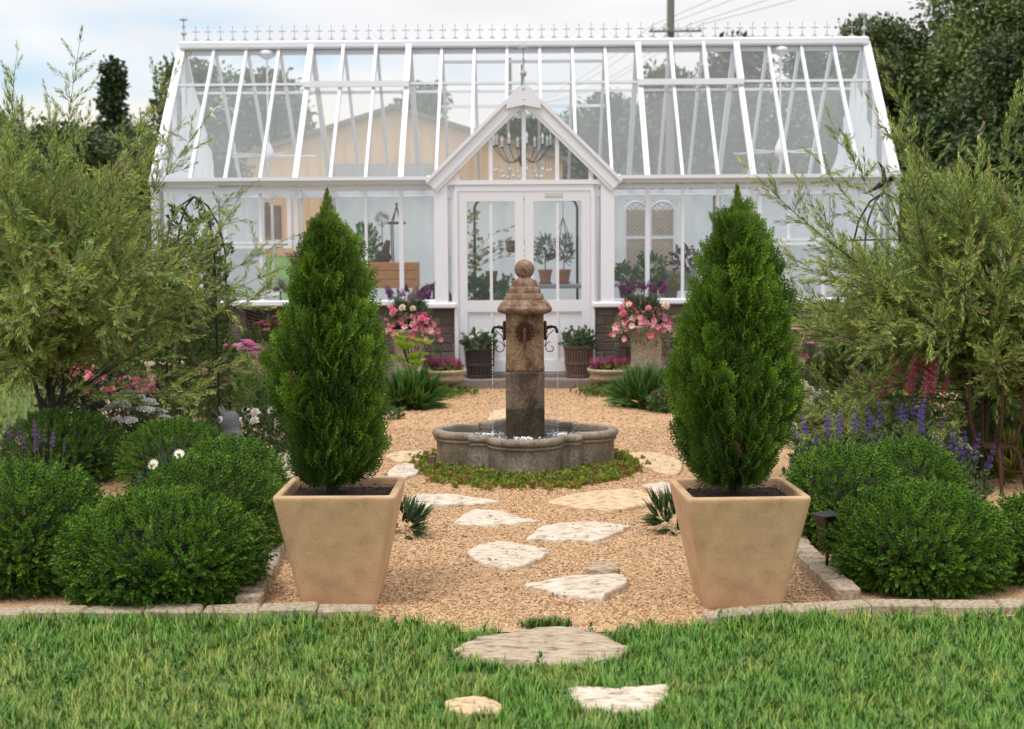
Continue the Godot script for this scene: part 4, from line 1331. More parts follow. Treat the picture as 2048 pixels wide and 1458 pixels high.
	# right bay: lattice screens, trough, pots
	for i in 2:
		t = thing("lattice_screen", ["cream lattice screen with an arched top, panel nearer the porch", "cream lattice screen with an arched top, panel farther from the porch"][i], "screen", V(1.45 + i * 0.34, 0.06, 18.2), [0.25, -0.25][i])
		for s in [-1, 1]:
			bar(t, "stile", Vector3(s * 0.155, 0, 0), Vector3(s * 0.155, 1.95, 0), 0.03, 0.03, M.white)
		for y in [0.05, 0.9, 1.62]:
			bar(t, "rail", Vector3(-0.14, y, 0), Vector3(0.14, y, 0), 0.04, 0.025, M.white, Vector3.UP)
		var arc := []
		for k in 13:
			arc.append(Vector3(-0.155 * cos(PI * k / 12), 1.95 + 0.13 * sin(PI * k / 12), 0))
		g = Geo.new()
		g.tube(arc, [0.018], 6)
		part(t, "arch", g.mesh(), M.white)
		g = Geo.new()
		for k in 34:
			for s in [-1, 1]:
				var y := 0.05 + k * 0.056
				g.box(Vector3(0, y + 0.1, s * 0.004), Vector3(0.012, 0.36, 0.006), Basis(Vector3.FORWARD, s * 0.9))
		g.box(Vector3(0, 1.0, -0.012), Vector3(0.29, 1.95, 0.006))
		part(t, "lattice", g.mesh(), M.cream)
	t = thing("metal_trough", "grey-green metal trough on the bench behind the right window", "trough", V(1.90, 0.95, 16.98))
	g = Geo.new()
	g.stone(Vector3(0, 0.21, 0), Vector3(0.42, 0.26, 0.2), 0.012)
	part(t, "trough_body", g.mesh(), M.bench)
	g = Geo.new()
	for s in [-1, 1]:
		g.box(Vector3(s * 0.16, 0.04, 0), Vector3(0.03, 0.08, 0.16))
	part(t, "foot", g.mesh(), M.bench)
	flower("dark_red_plant", "dark red leafy plant in the grey-green trough", "plant", V(1.95, 1.27, 16.98), {"r": 0.17, "h": 0.2, "lh": 0.24, "leaves": 90, "c0": Color(0.05, 0.012, 0.012), "c1": Color(0.10, 0.03, 0.02)})
	var pl := [[1.22, 0.095, "brown pot under a ferny plant, next to the porch"], [1.52, 0.10, "brown pot half hidden behind a glazing bar right of the porch"], [1.76, 0.10, "wide brown pot under yellow-green leaves behind the right window"]]
	var fl := ["grey-green ferny plant next to the porch, inside the glass", "dark green bushy plant inside the window right of the porch", "yellow-green trailing leaves in the wide brown pot"]
	for i in 3:
		pot("flower_pot", pl[i][2], V(pl[i][0], 0.92, 16.9), pl[i][1], 0.18, M.clay_brown)
		flower("leafy_plant", fl[i], "plant", V(pl[i][0], 1.07, 16.9), {"r": [0.13, 0.19, 0.13][i], "h": 0.2, "lh": [0.26, 0.36, 0.15][i], "leaves": [90, 170, 60][i], "c0": [Color(0.05, 0.10, 0.04), Color(0.03, 0.09, 0.015), Color(0.16, 0.17, 0.03)][i], "c1": [Color(0.10, 0.16, 0.06), Color(0.08, 0.19, 0.03), Color(0.30, 0.27, 0.05)][i]})


# ------------------------------------------------------------------ the garden
func sky_image() -> Image:
	var im := Image.create(2048, 1024, false, Image.FORMAT_RGBF)
	var nz := FastNoiseLite.new()
	nz.seed = 5
	nz.frequency = 1.0
	nz.fractal_octaves = 5
	var blue := [[-14.0, 8.8, 4.2, 0.8], [-19.5, 6.6, 2.5, 0.9], [-9.0, 7.6, 4.0, 0.55], [-1.0, 7.1, 3.0, 0.5], [2.0, 5.4, 2.5, 0.7]]
	for y in 1024:
		var el := 90.0 - (y + 0.5) * 180.0 / 1024
		if el < -1.0:
			break
		var cy := cos(deg_to_rad(el))
		var sy := sin(deg_to_rad(el))
		var lift := 1.0 + 0.78 * smoothstep(11.0, 55.0, el)
		for x in 2048:
			var az := (x + 0.5) / 2048.0 * TAU
			var v := Vector3(sin(az) * cy, sy * 5.0, -cos(az) * cy)
			var a := nz.get_noise_3dv(v * 2.2)
			var b := nz.get_noise_3dv(v * 6.0 + Vector3(7, 3, 1))
			var deg := rad_to_deg(az)
			if deg > 180.0:
				deg -= 360.0
			var open := clampf((a - 0.16) * 3.0, 0.0, 0.7) * (1.0 - smoothstep(8.0, 30.0, el) * 0.5)
			if absf(deg) < 26.0:
				open *= smoothstep(-2.0, -8.0, deg) * 0.6 + smoothstep(22.0, 26.0, absf(deg)) * 0.4
				for q in blue:
					var e := pow((deg - q[0]) / q[2], 2.0) + pow((el - q[1]) / q[3], 2.0)
					open = maxf(open, exp(-e) * clampf(0.95 + b * 1.6, 0.0, 1.0))
			var warm := smoothstep(8.0, 4.0, el) * clampf(0.55 + b * 1.2 - deg * 0.012, 0.0, 1.0)
			var c := Vector3(0.88, 0.88, 0.895) * (1.0 + 0.10 * b + 0.05 * a)
			c = c.lerp(Vector3(1.0, 0.90, 0.70), warm * 0.75)
			c = c.lerp(Vector3(0.50, 0.72, 0.90), open * 0.8)
			c *= lift
			im.set_pixel(x, y, Color(c.x, c.y, c.z))
	return im


func ground_patch(poly: Array, y: float, m: Material, n: String) -> void:
	var p2 := PackedVector2Array()
	for p in poly:
		p2.append(p)
	var idx := Geometry2D.triangulate_polygon(p2)
	var g := Geo.new()
	for i in range(0, idx.size(), 3):
		g.tri(V(p2[idx[i]].x, y, p2[idx[i]].y), V(p2[idx[i + 1]].x, y, p2[idx[i + 1]].y), V(p2[idx[i + 2]].x, y, p2[idx[i + 2]].y), Vector3.UP, Vector3.UP, Vector3.UP)
	setting(n, g.mesh(), m)


var flags := []        # outlines of the stepping stones, (x, distance)

func flagstone(label: String, poly: Array, top: float, m: Material, tilt := 0.0) -> void:
	var fine := PackedVector2Array()
	for i in poly.size():                                    # roughen the outline
		var a: Vector2 = poly[i]
		var b: Vector2 = poly[(i + 1) % poly.size()]
		var nrm := (b - a).orthogonal().normalized()
		for k in 4:
			fine.append(a.lerp(b, k / 4.0) + nrm * rf(-0.012, 0.012) * minf(1.0, a.distance_to(b) * 5.0))
	flags.append(fine)
	var mid := Vector2.ZERO
	for p in fine:
		mid += p / fine.size()
	var t := thing("flagstone", label, "flagstone", V(mid.x, 0, mid.y), 0, "limestone stepping stones along the path")
	var rings := []
	for k in [[1.0, -0.02], [1.0, top - 0.012], [0.985, top - 0.003], [0.95, top + 0.002], [0.7, top + 0.006], [0.35, top + 0.008], [0.02, top + 0.008]]:
		var row := PackedVector3Array()
		for p in fine:
			var q: Vector2 = (p - mid) * k[0]
			row.append(Vector3(q.x, k[1] + tilt * q.x + (rf(-0.003, 0.003) if k[0] < 1.0 else 0.0), -q.y))
		rings.append(row)
	var g := Geo.new()
	g.loft(rings)
	part(t, "stone_slab", g.mesh(), m)


func in_flags(p: Vector2, shrink := 0.0) -> bool:
	for f in flags:
		if Geometry2D.is_point_in_polygon(p, f):
			return true
	return false


func edging(label: String, pts: Array, top: float, long: float, deep: float) -> void:
	var t := thing("stone_edging", label, "edging", V(pts[0].x, 0, pts[0].y))
	var gap := 0.006
	for i in pts.size() - 1:
		var a: Vector2 = pts[i]
		var b: Vector2 = pts[i + 1]
		var n := maxi(1, roundi(a.distance_to(b) / long))
		for k in n:
			var m := a.lerp(b, (k + 0.5) / n)
			var l := a.distance_to(b) / n - gap
			var g := Geo.new()
			g.stone(Vector3.ZERO, Vector3(l, top + 0.05 + rf(-0.008, 0.008), deep), 0.010, 0.005, rng)
			var d := (b - a).normalized()
			part(t, "edging_stone", g.mesh(), M.kerb, Transform3D(Basis(Vector3.UP, atan2(d.y, d.x) + rf(-0.03, 0.03)), V(m.x, (top - 0.05) / 2.0, m.y) - t.position))


func rounded(hw: float, r: float, y: float, seg := 5, turn := 0.0) -> PackedVector3Array:
	var p := PackedVector3Array()
	for c in 4:
		var cx: float = [1, -1, -1, 1][c] * (hw - r)
		var cz: float = [-1, -1, 1, 1][c] * (hw - r)
		for k in seg:
			var a := c * PI / 2 + PI / 2 * k / (seg - 1)
			p.append(Vector3(cx + cos(a) * r, y, cz - sin(a) * r).rotated(Vector3.UP, turn))
	return p


func planter(label: String, x: float, d: float, turn: float) -> void:
	var t := thing("square_planter", label, "planter", V(x, 0, d), turn, "square sandstone-coloured planters")
	var H := 0.505
	var g := Geo.new()
	var rings := []
	for k in [[0.155, 0.0, 0.02], [0.163, 0.004, 0.022], [0.167, 0.016, 0.022], [0.245, 0.40, 0.024], [0.2605, 0.48, 0.026], [0.2635, 0.493, 0.028], [0.2615, 0.501, 0.028], [0.257, H, 0.026], [0.236, H, 0.022], [0.231, H - 0.004, 0.02], [0.227, H - 0.014, 0.018], [0.215, 0.44, 0.016], [0.20, 0.40, 0.016]]:
		rings.append(rounded(k[0], k[2], k[1]))
	g.loft(rings, true, false)
	part(t, "planter_body", g.mesh(), M.terracotta)
	g = Geo.new()
	var rows := []
	for k in [[0.226, 0.462], [0.16, 0.468], [0.08, 0.476], [0.01, 0.48]]:
		rows.append(rounded(k[0], minf(0.016, k[0] * 0.3), k[1]))
	g.loft(rows)
	part(t, "soil", g.mesh(), M.soil)
	var xs := []
	var cs := []
	for i in 420:
		xs.append(Transform3D(Basis.from_euler(Vector3(rf(-0.5, 0.5), rf(0, TAU), rf(-0.5, 0.5))).scaled(Vector3(rf(0.006, 0.014), 0.006, 0.006)), Vector3(rf(-0.215, 0.215), rf(0.468, 0.482), rf(-0.215, 0.215))))
		cs.append(mixc(Color(0.02, 0.012, 0.008), Color(0.12, 0.075, 0.05), rng.randf() * rng.randf()))
	many(t, "bark_mulch", K.chip0, M.mulch, xs, cs)


func quatrefoil(th: float) -> float:
	var d := Vector2(cos(th), sin(th))
	var best := 0.0
	for c in [Vector2(0.386, 0), Vector2(-0.386, 0), Vector2(0, 0.386), Vector2(0, -0.386)]:
		var b := d.dot(c)
		var q: float = b * b - c.length_squared() + 0.264 * 0.264
		if q > 0:
			best = maxf(best, b + sqrt(q))
	for sx in [-1, 1]:                                       # the small square piers between the lobes
		for sy in [-1, 1]:
			var lo := Vector2(sx * 0.316 - 0.068, sy * 0.316 - 0.068)
			var hi := lo + Vector2(0.136, 0.136)
			var t0 := -9.0
			var t1 := 9.0
			for ax in 2:
				if absf(d[ax]) > 1e-5:
					var a := lo[ax] / d[ax]
					var b := hi[ax] / d[ax]
					t0 = maxf(t0, minf(a, b))
					t1 = minf(t1, maxf(a, b))
				elif lo[ax] > 0 or hi[ax] < 0:
					t1 = -9.0
			if t1 > t0 and t1 > 0:
				best = maxf(best, t1)
	return best


func fountain() -> void:
	var t := thing("fountain", "weathered stone fountain with a ball-topped pillar in a four-lobed basin", "fountain", V(0.0, 0, 10.0))
	var g := Geo.new()
	var N := 192
	var R0 := []
	for k in N:
		R0.append(quatrefoil(TAU * k / N))
	var rings := []
	for p in [[-0.012, 0.0], [-0.012, 0.176], [-0.006, 0.184], [0.003, 0.189], [0.006, 0.196], [0.003, 0.203], [-0.004, 0.206], [-0.004, 0.210], [0.010, 0.214], [0.017, 0.226], [0.018, 0.240], [0.012, 0.254], [0.0, 0.262], [-0.022, 0.265], [-0.045, 0.262], [-0.054, 0.254], [-0.056, 0.23], [-0.058, 0.10], [-0.10, 0.08]]:
		var row := PackedVector3Array()
		for k in N:
			var a := TAU * k / N
			var r: float = R0[k] + p[0]
			row.append(Vector3(cos(a) * r, p[1], -sin(a) * r))
		rings.append(row)
	g.loft(rings)
	part(t, "basin", g.mesh(), M.cast_grey)
	g = Geo.new()
	for k in N:
		var a := TAU * k / N
		var b := TAU * (k + 1) / N
		var ra: float = R0[k] - 0.055
		var rb: float = R0[(k + 1) % N] - 0.055
		g.tri(Vector3(0, 0.218, 0), Vector3(cos(a) * ra, 0.218, -sin(a) * ra), Vector3(cos(b) * rb, 0.218, -sin(b) * rb), Vector3.UP, Vector3.UP, Vector3.UP)
	part(t, "water", g.mesh(), M.water)
	var xs := []
	for i in 260:                                             # broken highlights of splashing water
		var q := rng.randi() % 3
		var c: Vector2 = [Vector2(-0.26, 0), Vector2(0.26, 0), Vector2(0, 0.22)][q]
		var rr := absf(rng.randfn()) * 0.085
		var a := rf(0, TAU)
		xs.append(Transform3D(Basis.from_scale(Vector3(rf(0.003, 0.010), rf(0.002, 0.006), rf(0.003, 0.008))), Vector3(c.x + cos(a) * rr, 0.219, c.y + sin(a) * rr)))
	var dr := Geo.new()
	dr.ball(Vector3.ZERO, Vector3.ONE, 6, 4)
	many(t, "splash", dr.mesh(), M.stream, xs)
	# pillar
	g = Geo.new()
	rings = []
	for p in [[0.1385, 0.03], [0.1385, 0.415], [0.138, 0.42]]:
		rings.append(rounded(p[0], 0.04, p[1]))
	g.loft(rings)
	part(t, "wet_shaft", g.mesh(), M.cast_wet)
	g = Geo.new()
	rings = []
	for p in [[0.138, 0.42], [0.138, 0.60], [0.140, 0.665], [0.139, 0.674], [0.133, 0.678]]:
		rings.append(rounded(p[0], 0.04, p[1]))
	g.loft(rings)
	part(t, "lower_shaft", g.mesh(), M.cast_stone)
	g = Geo.new()
	rings = []
	for p in [[0.132, 0.678], [0.138, 0.683], [0.140, 0.70], [0.136, 0.74], [0.134, 1.08], [0.140, 1.10]]:
		rings.append(rounded(p[0], 0.042, p[1]))
	g.loft(rings)
	part(t, "upper_shaft", g.mesh(), M.cast_rust)
	g = Geo.new()
	rings = []
	for p in [[0.140, 1.085], [0.158, 1.092], [0.178, 1.098], [0.190, 1.108], [0.194, 1.122], [0.190, 1.136], [0.180, 1.144], [0.176, 1.150], [0.176, 1.158], [0.165, 1.166], [0.160, 1.172], [0.160, 1.178], [0.138, 1.184], [0.134, 1.186], [0.137, 1.20], [0.132, 1.226], [0.118, 1.232], [0.112, 1.234], [0.115, 1.246], [0.110, 1.272], [0.097, 1.278], [0.089, 1.281], [0.092, 1.292], [0.085, 1.318], [0.066, 1.328], [0.05, 1.336], [0.04, 1.35]]:
		rings.append(rounded(p[0], p[0] * 0.42, p[1], 7))
	g.loft(rings, false, true)
	part(t, "cap", g.mesh(), M.cast_cap)
	g = Geo.new()
	g.ball(Vector3(0, 1.402, 0), Vector3(0.071, 0.071, 0.071), 24, 16)
	part(t, "ball_finial", g.mesh(), M.cast_cap)
	# rusty rosettes and spouts on four sides
	var ro := Geo.new()
	for k in 14:
		var a := TAU * k / 14
		ro.ball(Vector3(cos(a) * 0.058, sin(a) * 0.058, 0.006), Vector3(0.014, 0.014, 0.012), 7, 4)
		ro.ball(Vector3(cos(a + 0.2) * 0.037, sin(a + 0.2) * 0.037, 0.010), Vector3(0.009, 0.009, 0.009), 6, 4)
	var tr := []
	for k in 25:
		tr.append(Vector3(cos(TAU * k / 24) * 0.047, sin(TAU * k / 24) * 0.047, 0.005))
	ro.tube(tr, [0.006], 6, false)
	ro.ball(Vector3(0, 0, 0.008), Vector3(0.026, 0.026, 0.016), 10, 6)
	ro.lathe([Vector2(0, -0.004), Vector2(0.064, -0.004), Vector2(0.064, 0.003), Vector2(0, 0.003)], 24, Vector3.ZERO, Basis(Vector3.RIGHT, PI / 2))
	var rose := ro.mesh()
	var sp := Geo.new()
	sp.tube([Vector3(0, 0.0, 0.0), Vector3(0, 0.012, 0.05), Vector3(0, 0.008, 0.078), Vector3(0, -0.012, 0.088), Vector3(0, -0.035, 0.092)], [0.013, 0.012, 0.012, 0.011, 0.011], 8)
	var scroll := []
	for k in 22:
		var f := k / 21.0
		var a := 0.4 + f * 6.2
		var r := 0.045 * (1.0 - 0.75 * f)
		scroll.append(Vector3(0, -0.12 + sin(a + 1.2) * r - 0.02, 0.045 + cos(a + 1.2) * r))
	sp.tube(scroll, [0.0035], 5)
	sp.tube([Vector3(0, -0.01, 0.07), Vector3(0, -0.05, 0.025), Vector3(0, -0.09, 0.012), Vector3(0, -0.13, 0.0)], [0.0035], 5)
	var spout := sp.mesh()
	var fs := Geo.new()
	fs.tube([Vector3(0, 0.0, 0.0), Vector3(0, 0.004, 0.045), Vector3(0, -0.02, 0.07), Vector3(0, -0.145, 0.072)], [0.014, 0.014, 0.012, 0.009], 8)
	for k in 4:
		var b := Basis(Vector3.UP, k * PI / 2)
		part(t, "rosette", rose, M.rust, Transform3D(b, b * Vector3(0, 0.965, 0.140)))
		part(t, "spout", fs.mesh() if k == 0 else spout, M.rust if k == 0 else M.iron, Transform3D(b, b * Vector3(0, 0.98, 0.14)))
		if k > 0:
			var w := Geo.new()
			for i in 34:
				var y := 0.93 - i * 0.0215 - rf(0, 0.006)
				w.tube([Vector3(rf(-0.002, 0.002), y, 0), Vector3(rf(-0.002, 0.002), y - rf(0.008, 0.02), 0)], [0.0034, 0.0024], 5)
			part(t, "water_jet", w.mesh(), M.stream, Transform3D(b, b * Vector3(0, 0, 0.233)))


func urn(label: String, x: float, d: float, s: float) -> void:
	var t := thing("tall_urn", label, "urn", V(x, 0, d), 0, "pale stone urns flanking the door")
	var g := Geo.new()
	g.lathe([Vector2(0, 0), Vector2(0.17, 0), Vector2(0.175, 0.05), Vector2(0.175, 0.05), Vector2(0.13, 0.07), Vector2(0.10, 0.10), Vector2(0.09, 0.13), Vector2(0.12, 0.16), Vector2(0.19, 0.20), Vector2(0.205, 0.25), Vector2(0.18, 0.29), Vector2(0.17, 0.30), Vector2(0.165, 0.36), Vector2(0.165, 0.54), Vector2(0.185, 0.61), Vector2(0.225, 0.66), Vector2(0.26, 0.68), Vector2(0.27, 0.70), Vector2(0.262, 0.72), Vector2(0.24, 0.725), Vector2(0.215, 0.70), Vector2(0.20, 0.66)], 40, Vector3.ZERO, Basis.from_scale(Vector3.ONE * s), 20, 0.05, 0.16, 0.285)
	part(t, "urn_body", g.mesh(), M.urn)
	g = Geo.new()
	g.lathe([Vector2(0.21 * s, 0.675 * s), Vector2(0.1, 0.69 * s), Vector2(0, 0.69 * s)], 20)
	part(t, "soil", g.mesh(), M.soil)


func urn_flowers(label: String, pos: Vector3, sd: int) -> void:
	rng.seed = sd
	var t := flower("pink_flowers", label, "flowers", pos, {"r": 0.35, "h": 0.27, "lh": 0.20, "lr": 0.68, "leaves": 260, "c0": Color(0.05, 0.09, 0.03), "c1": Color(0.11, 0.17, 0.06), "heads": 150, "fall": 1.35, "head": K.petunia, "hs": 0.075, "stand": 0.4, "face": 0.5,
		"cols": [Color(0.62, 0.16, 0.24), Color(0.72, 0.28, 0.34), Color(0.55, 0.11, 0.20), Color(0.78, 0.45, 0.42)]})
	for i in 12:
		part(t, "flower_head", K.rose, mat(L([0.80, 0.85, 0.75][i % 3], [0.12, 0.24, 0.62][i % 3], [0.25, 0.32, 0.42][i % 3]), 0.7, {"back": 0.5}), Transform3D(aim(Vector3(rf(-0.6, 0.6), 0.6, 0.8), rf(0, 6), rf(0.07, 0.10)), Vector3(rf(-0.28, 0.28), rf(0.10, 0.27), rf(0.10, 0.25))))
	# grey-green lavender with purple tops, in the middle
	var xs := []
	var cs := []
	for i in 70:
		var a := rf(0, TAU)
		xs.append(Transform3D(aim(Vector3(cos(a) * 0.35, 1, sin(a) * 0.35), rf(0, TAU), rf(0.9, 1.35)), Vector3(cos(a) * rf(0, 0.14), 0.12, sin(a) * rf(0, 0.14))))
		cs.append(mixc(Color(0.09, 0.13, 0.07), Color(0.15, 0.19, 0.11), rng.randf()))
	many(t, "lavender_leaves", K.strap, M.dull, xs, cs)
	var pm := mat(L(0.19, 0.05, 0.17), 0.7, {"back": 0.5})
	for i in 44:
		var a := rf(0, TAU)
		var d := Vector3(cos(a) * 0.45, 1, sin(a) * 0.45)
		part(t, "lavender_spike", K.spike, pm, Transform3D(aim(d, 0, rf(0.08, 0.12)) * Basis.from_scale(Vector3(2.0, 1, 2.0)), Vector3(cos(a) * 0.10, 0.12, sin(a) * 0.10) + d.normalized() * rf(0.22, 0.34)))
	# trailing sprays over the rim
	xs = []
	cs = []
	for i in 60:
		var a := rf(-0.3, PI + 0.3)
		var y := rf(-0.22, 0.05)
		xs.append(Transform3D(aim(Vector3(cos(a), -0.6, sin(a)), rf(0, TAU), 0.8), Vector3(cos(a) * rf(0.26, 0.33), y, sin(a) * rf(0.26, 0.33))))
		cs.append(mixc(Color(0.06, 0.10, 0.03), Color(0.12, 0.17, 0.06), rng.randf()))
	many(t, "trailing_leaves", K.broad, M.dull, xs, cs)


func bowl(label: String, x: float, d: float, flabel: String, sd: int) -> void:
	rng.seed = sd
	var t := thing("fluted_bowl", label, "planter bowl", V(x, 0, d), 0, "low fluted stone bowls by the step")
	var g := Geo.new()
	g.lathe([Vector2(0, 0), Vector2(0.11, 0), Vector2(0.115, 0.025), Vector2(0.115, 0.025), Vector2(0.075, 0.045), Vector2(0.07, 0.06), Vector2(0.10, 0.075), Vector2(0.17, 0.10), Vector2(0.215, 0.135), Vector2(0.225, 0.165), Vector2(0.215, 0.185), Vector2(0.225, 0.20), Vector2(0.25, 0.225), Vector2(0.258, 0.245), Vector2(0.245, 0.258), Vector2(0.225, 0.255), Vector2(0.205, 0.23)], 72, Vector3.ZERO, Basis.IDENTITY, 36, 0.045, 0.08, 0.18)
	part(t, "bowl_body", g.mesh(), M.urn)
	g = Geo.new()
	g.lathe([Vector2(0.21, 0.235), Vector2(0, 0.245)], 20)
	part(t, "soil", g.mesh(), M.soil)
	var f := flower("heather", flabel, "flowers", V(x, 0.24, d), {"r": 0.22, "h": 0.13, "lh": 0.045, "leaves": 260, "leaf": K.stonecrop, "ls": 1.6, "c0": Color(0.10, 0.16, 0.02), "c1": Color(0.22, 0.30, 0.04)})
	var hm := [mat(L(0.50, 0.09, 0.22), 0.7, {"back": 0.5}), mat(L(0.60, 0.19, 0.33), 0.7, {"back": 0.5}), mat(L(0.40, 0.06, 0.17), 0.7, {"back": 0.5})]
	for i in 150:
		var q := Vector2(rf(-0.23, 0.20), rf(-0.2, 0.10))
		if q.length() < 0.22:
			part(f, "flower_spike", K.spike, hm[i % 3], Transform3D(aim(Vector3(rf(-0.3, 0.3), 1, rf(-0.3, 0.3)), 0, rf(0.08, 0.125)) * Basis.from_scale(Vector3(1.9, 1, 1.9)), Vector3(q.x, 0.025, q.y)))


func basket(label: String, x: float, d: float, r: float, h: float, m: Material, flabel: String, white: bool) -> void:
	var t := thing("wicker_basket", label, "basket", V(x, 0.112, d), 0, "wicker baskets beside the door")
	var g := Geo.new()
	var n := 30
	for k in n:                                               # upright withies
		var a := TAU * k / n
		var dd := Vector3(cos(a), 0, sin(a))
		g.tube([dd * r * 0.80, dd * r * 0.92 + Vector3(0, h * 0.5, 0), dd * r + Vector3(0, h, 0)], [0.009], 5)
	g.lathe([Vector2(0, 0.004), Vector2(r * 0.77, 0.004), Vector2(r * 0.95, h - 0.02), Vector2(r * 0.9, h - 0.02), Vector2(0, h - 0.05)], 24)
	part(t, "withies", g.mesh(), m)
	for y in [0.02, h * 0.45, h * 0.95]:
		var b := Geo.new()
		for q in 2:
			var ring := []
			for k in 49:
				var a := TAU * k / 48
				var rr := r * lerpf(0.80, 1.0, y / h) + 0.006 + 0.005 * sin(a * 15 + q * PI)
				ring.append(Vector3(cos(a) * rr, y + q * 0.016 - 0.008, sin(a) * rr))
			b.tube(ring, [0.008], 5, false)
		part(t, "woven_band", b.mesh(), m)
	flower("white_flowers", flabel, "flowers", V(x, 0.112 + h - 0.03, d), {"r": r * 1.15, "h": 0.22, "lh": 0.16, "leaves": 150, "c0": Color(0.045, 0.08, 0.035), "c1": Color(0.12, 0.18, 0.08), "heads": 18 if white else 9, "head": K.rose, "hs": 0.05, "cols": [Color(0.75, 0.76, 0.70)], "face": 0.25})


func owl() -> Node3D:
	var t := thing("owl_statue", "grey owl statue with a white eye ring among the shrubs on the left", "statue", V(-2.06, 0.0, 9.75), 0.0)
	var g := Geo.new()
	var rings := []
	for p in [[0.075, 0.0, 0.0], [0.08, 0.02, 0.0], [0.085, 0.08, 0.0], [0.094, 0.16, 0.0], [0.090, 0.24, 0.0], [0.078, 0.30, -0.005], [0.068, 0.325, -0.01], [0.074, 0.34, -0.018], [0.079, 0.37, -0.024], [0.076, 0.40, -0.022], [0.062, 0.43, -0.015], [0.035, 0.448, -0.010], [0.003, 0.453, -0.006]]:
		var row := PackedVector3Array()
		for k in 24:
			var a := TAU * k / 24
			row.append(Vector3(cos(a) * p[0] + p[2], p[1], -sin(a) * p[0] * 0.95))
		rings.append(row)
	g.loft(rings)
	for s in [-1, 1]:
		g.tube([Vector3(-0.055, 0.42, s * 0.035), Vector3(-0.075, 0.46, s * 0.045), Vector3(-0.085, 0.495, s * 0.045)], [0.022, 0.014, 0.003], 7)
	g.tube([Vector3(-0.085, 0.385, 0), Vector3(-0.118, 0.372, 0), Vector3(-0.124, 0.345, 0)], [0.016, 0.011, 0.003], 7)
	for s in [-1, 1]:                                         # folded wings, in rows of scales
		for j in 7:
			for i in 4:
				g.leaf(Transform3D(Basis(Vector3.UP, s * (0.25 + i * 0.28) - PI / 2 * s + PI / 2) * Basis(Vector3.RIGHT, PI - 0.12), Vector3(sin(0.5 - i * 0.35) * 0.095, 0.30 - j * 0.036, s * 0.085 * cos(0.5 - i * 0.35))), 0.05, 0.034, 0.0, -0.1, 0.6)
	part(t, "body", g.mesh(), M.owl)
	for s in [-1, 1]:
		var e := Geo.new()
		var b := Basis(Vector3.FORWARD, -1.25) * Basis.IDENTITY
		var at := Vector3(-0.074, 0.392, s * 0.043)
		var bb := aim(Vector3(-0.75, 0.05, s * 0.65))
		e.lathe([Vector2(0.014, 0.014), Vector2(0.018, 0.016), Vector2(0.026, 0.012), Vector2(0.030, 0.004), Vector2(0.028, -0.01)], 16, at, bb)
		part(t, "eye_ring", e.mesh(), M.pale)
		e = Geo.new()
		e.ball(at + bb * Vector3(0, 0.008, 0), Vector3(0.015, 0.015, 0.015), 10, 6)
		part(t, "eye", e.mesh(), M.black)
	return t


func obelisk(label: String, x: float, d: float, bird: bool) -> void:
	var t := thing("garden_obelisk", label, "garden obelisk", V(x, 0, d))
	var g := Geo.new()
	for k in 4:
		var a := k * PI / 2 + PI / 4
		var dd := Vector3(cos(a), 0, sin(a))
		g.tube([dd * 0.29, dd * 0.27 + Vector3(0, 1.55, 0), dd * 0.22 + Vector3(0, 1.75, 0), dd * 0.12 + Vector3(0, 1.90, 0), Vector3(0, 1.97, 0)], [0.008], 6)
	part(t, "legs", g.mesh(), M.iron)
	for y in [0.5, 1.05, 1.6]:
		var r := []
		for k in 25:
			r.append(Vector3(cos(TAU * k / 24) * 0.272, y, sin(TAU * k / 24) * 0.272))
		g = Geo.new()
		g.tube(r, [0.0055], 5, false)
		part(t, "ring", g.mesh(), M.iron)
	if bird:
		g = Geo.new()
		g.ball(Vector3(0, 2.03, 0), Vector3(0.065, 0.035, 0.032), 10, 6, Basis(Vector3.BACK, 0.35))
		g.ball(Vector3(0.06, 2.075, 0), Vector3(0.026, 0.024, 0.022), 8, 5)
		g.tube([Vector3(0.08, 2.075, 0), Vector3(0.115, 2.07, 0)], [0.008, 0.001], 5)
		g.tube([Vector3(-0.05, 2.01, 0), Vector3(-0.12, 1.97, 0)], [0.018, 0.008], 6)
		g.tube([Vector3(0.0, 2.05, 0.02), Vector3(-0.02, 2.15, 0.05), Vector3(-0.06, 2.20, 0.06)], [0.02, 0.016, 0.004], 5)
		g.tube([Vector3(0, 1.96, 0), Vector3(0, 2.02, 0)], [0.007], 5)
		part(t, "bird_finial", g.mesh(), M.iron)


func iron_stand() -> void:
	var t := thing("iron_plant_stand", "rusty wrought-iron plant stand with curved legs under the right willow", "plant stand", V(2.96, 0, 8.82))
	var g := Geo.new()
	var r := []
	for k in 25:
		r.append(Vector3(cos(TAU * k / 24) * 0.085, 0.285, sin(TAU * k / 24) * 0.085))
	g.tube(r, [0.014], 7, false)
	g.lathe([Vector2(0, 0.272), Vector2(0.085, 0.272), Vector2(0.085, 0.298), Vector2(0, 0.298)], 20)
	part(t, "hub", g.mesh(), M.rust)
	for k in 5:
		var a := k * TAU / 5 + 0.35
		var d := Vector3(cos(a), 0, sin(a))
		g = Geo.new()
		g.tube([d * 0.07 + Vector3(0, 0.285, 0), d * 0.12 + Vector3(0, 0.28, 0), d * 0.155 + Vector3(0, 0.24, 0), d * 0.18 + Vector3(0, 0.12, 0), d * 0.205], [0.0125], 7)
		part(t, "leg", g.mesh(), M.rust)
		g = Geo.new()
		g.tube([d * 0.06 + Vector3(0, 0.29, 0), d * 0.13 + Vector3(0, 0.33, 0), d * 0.17 + Vector3(0, 0.45, 0), d * 0.18 + Vector3(0, 0.8, 0)], [0.010], 6)
		part(t, "upright", g.mesh(), M.rust)


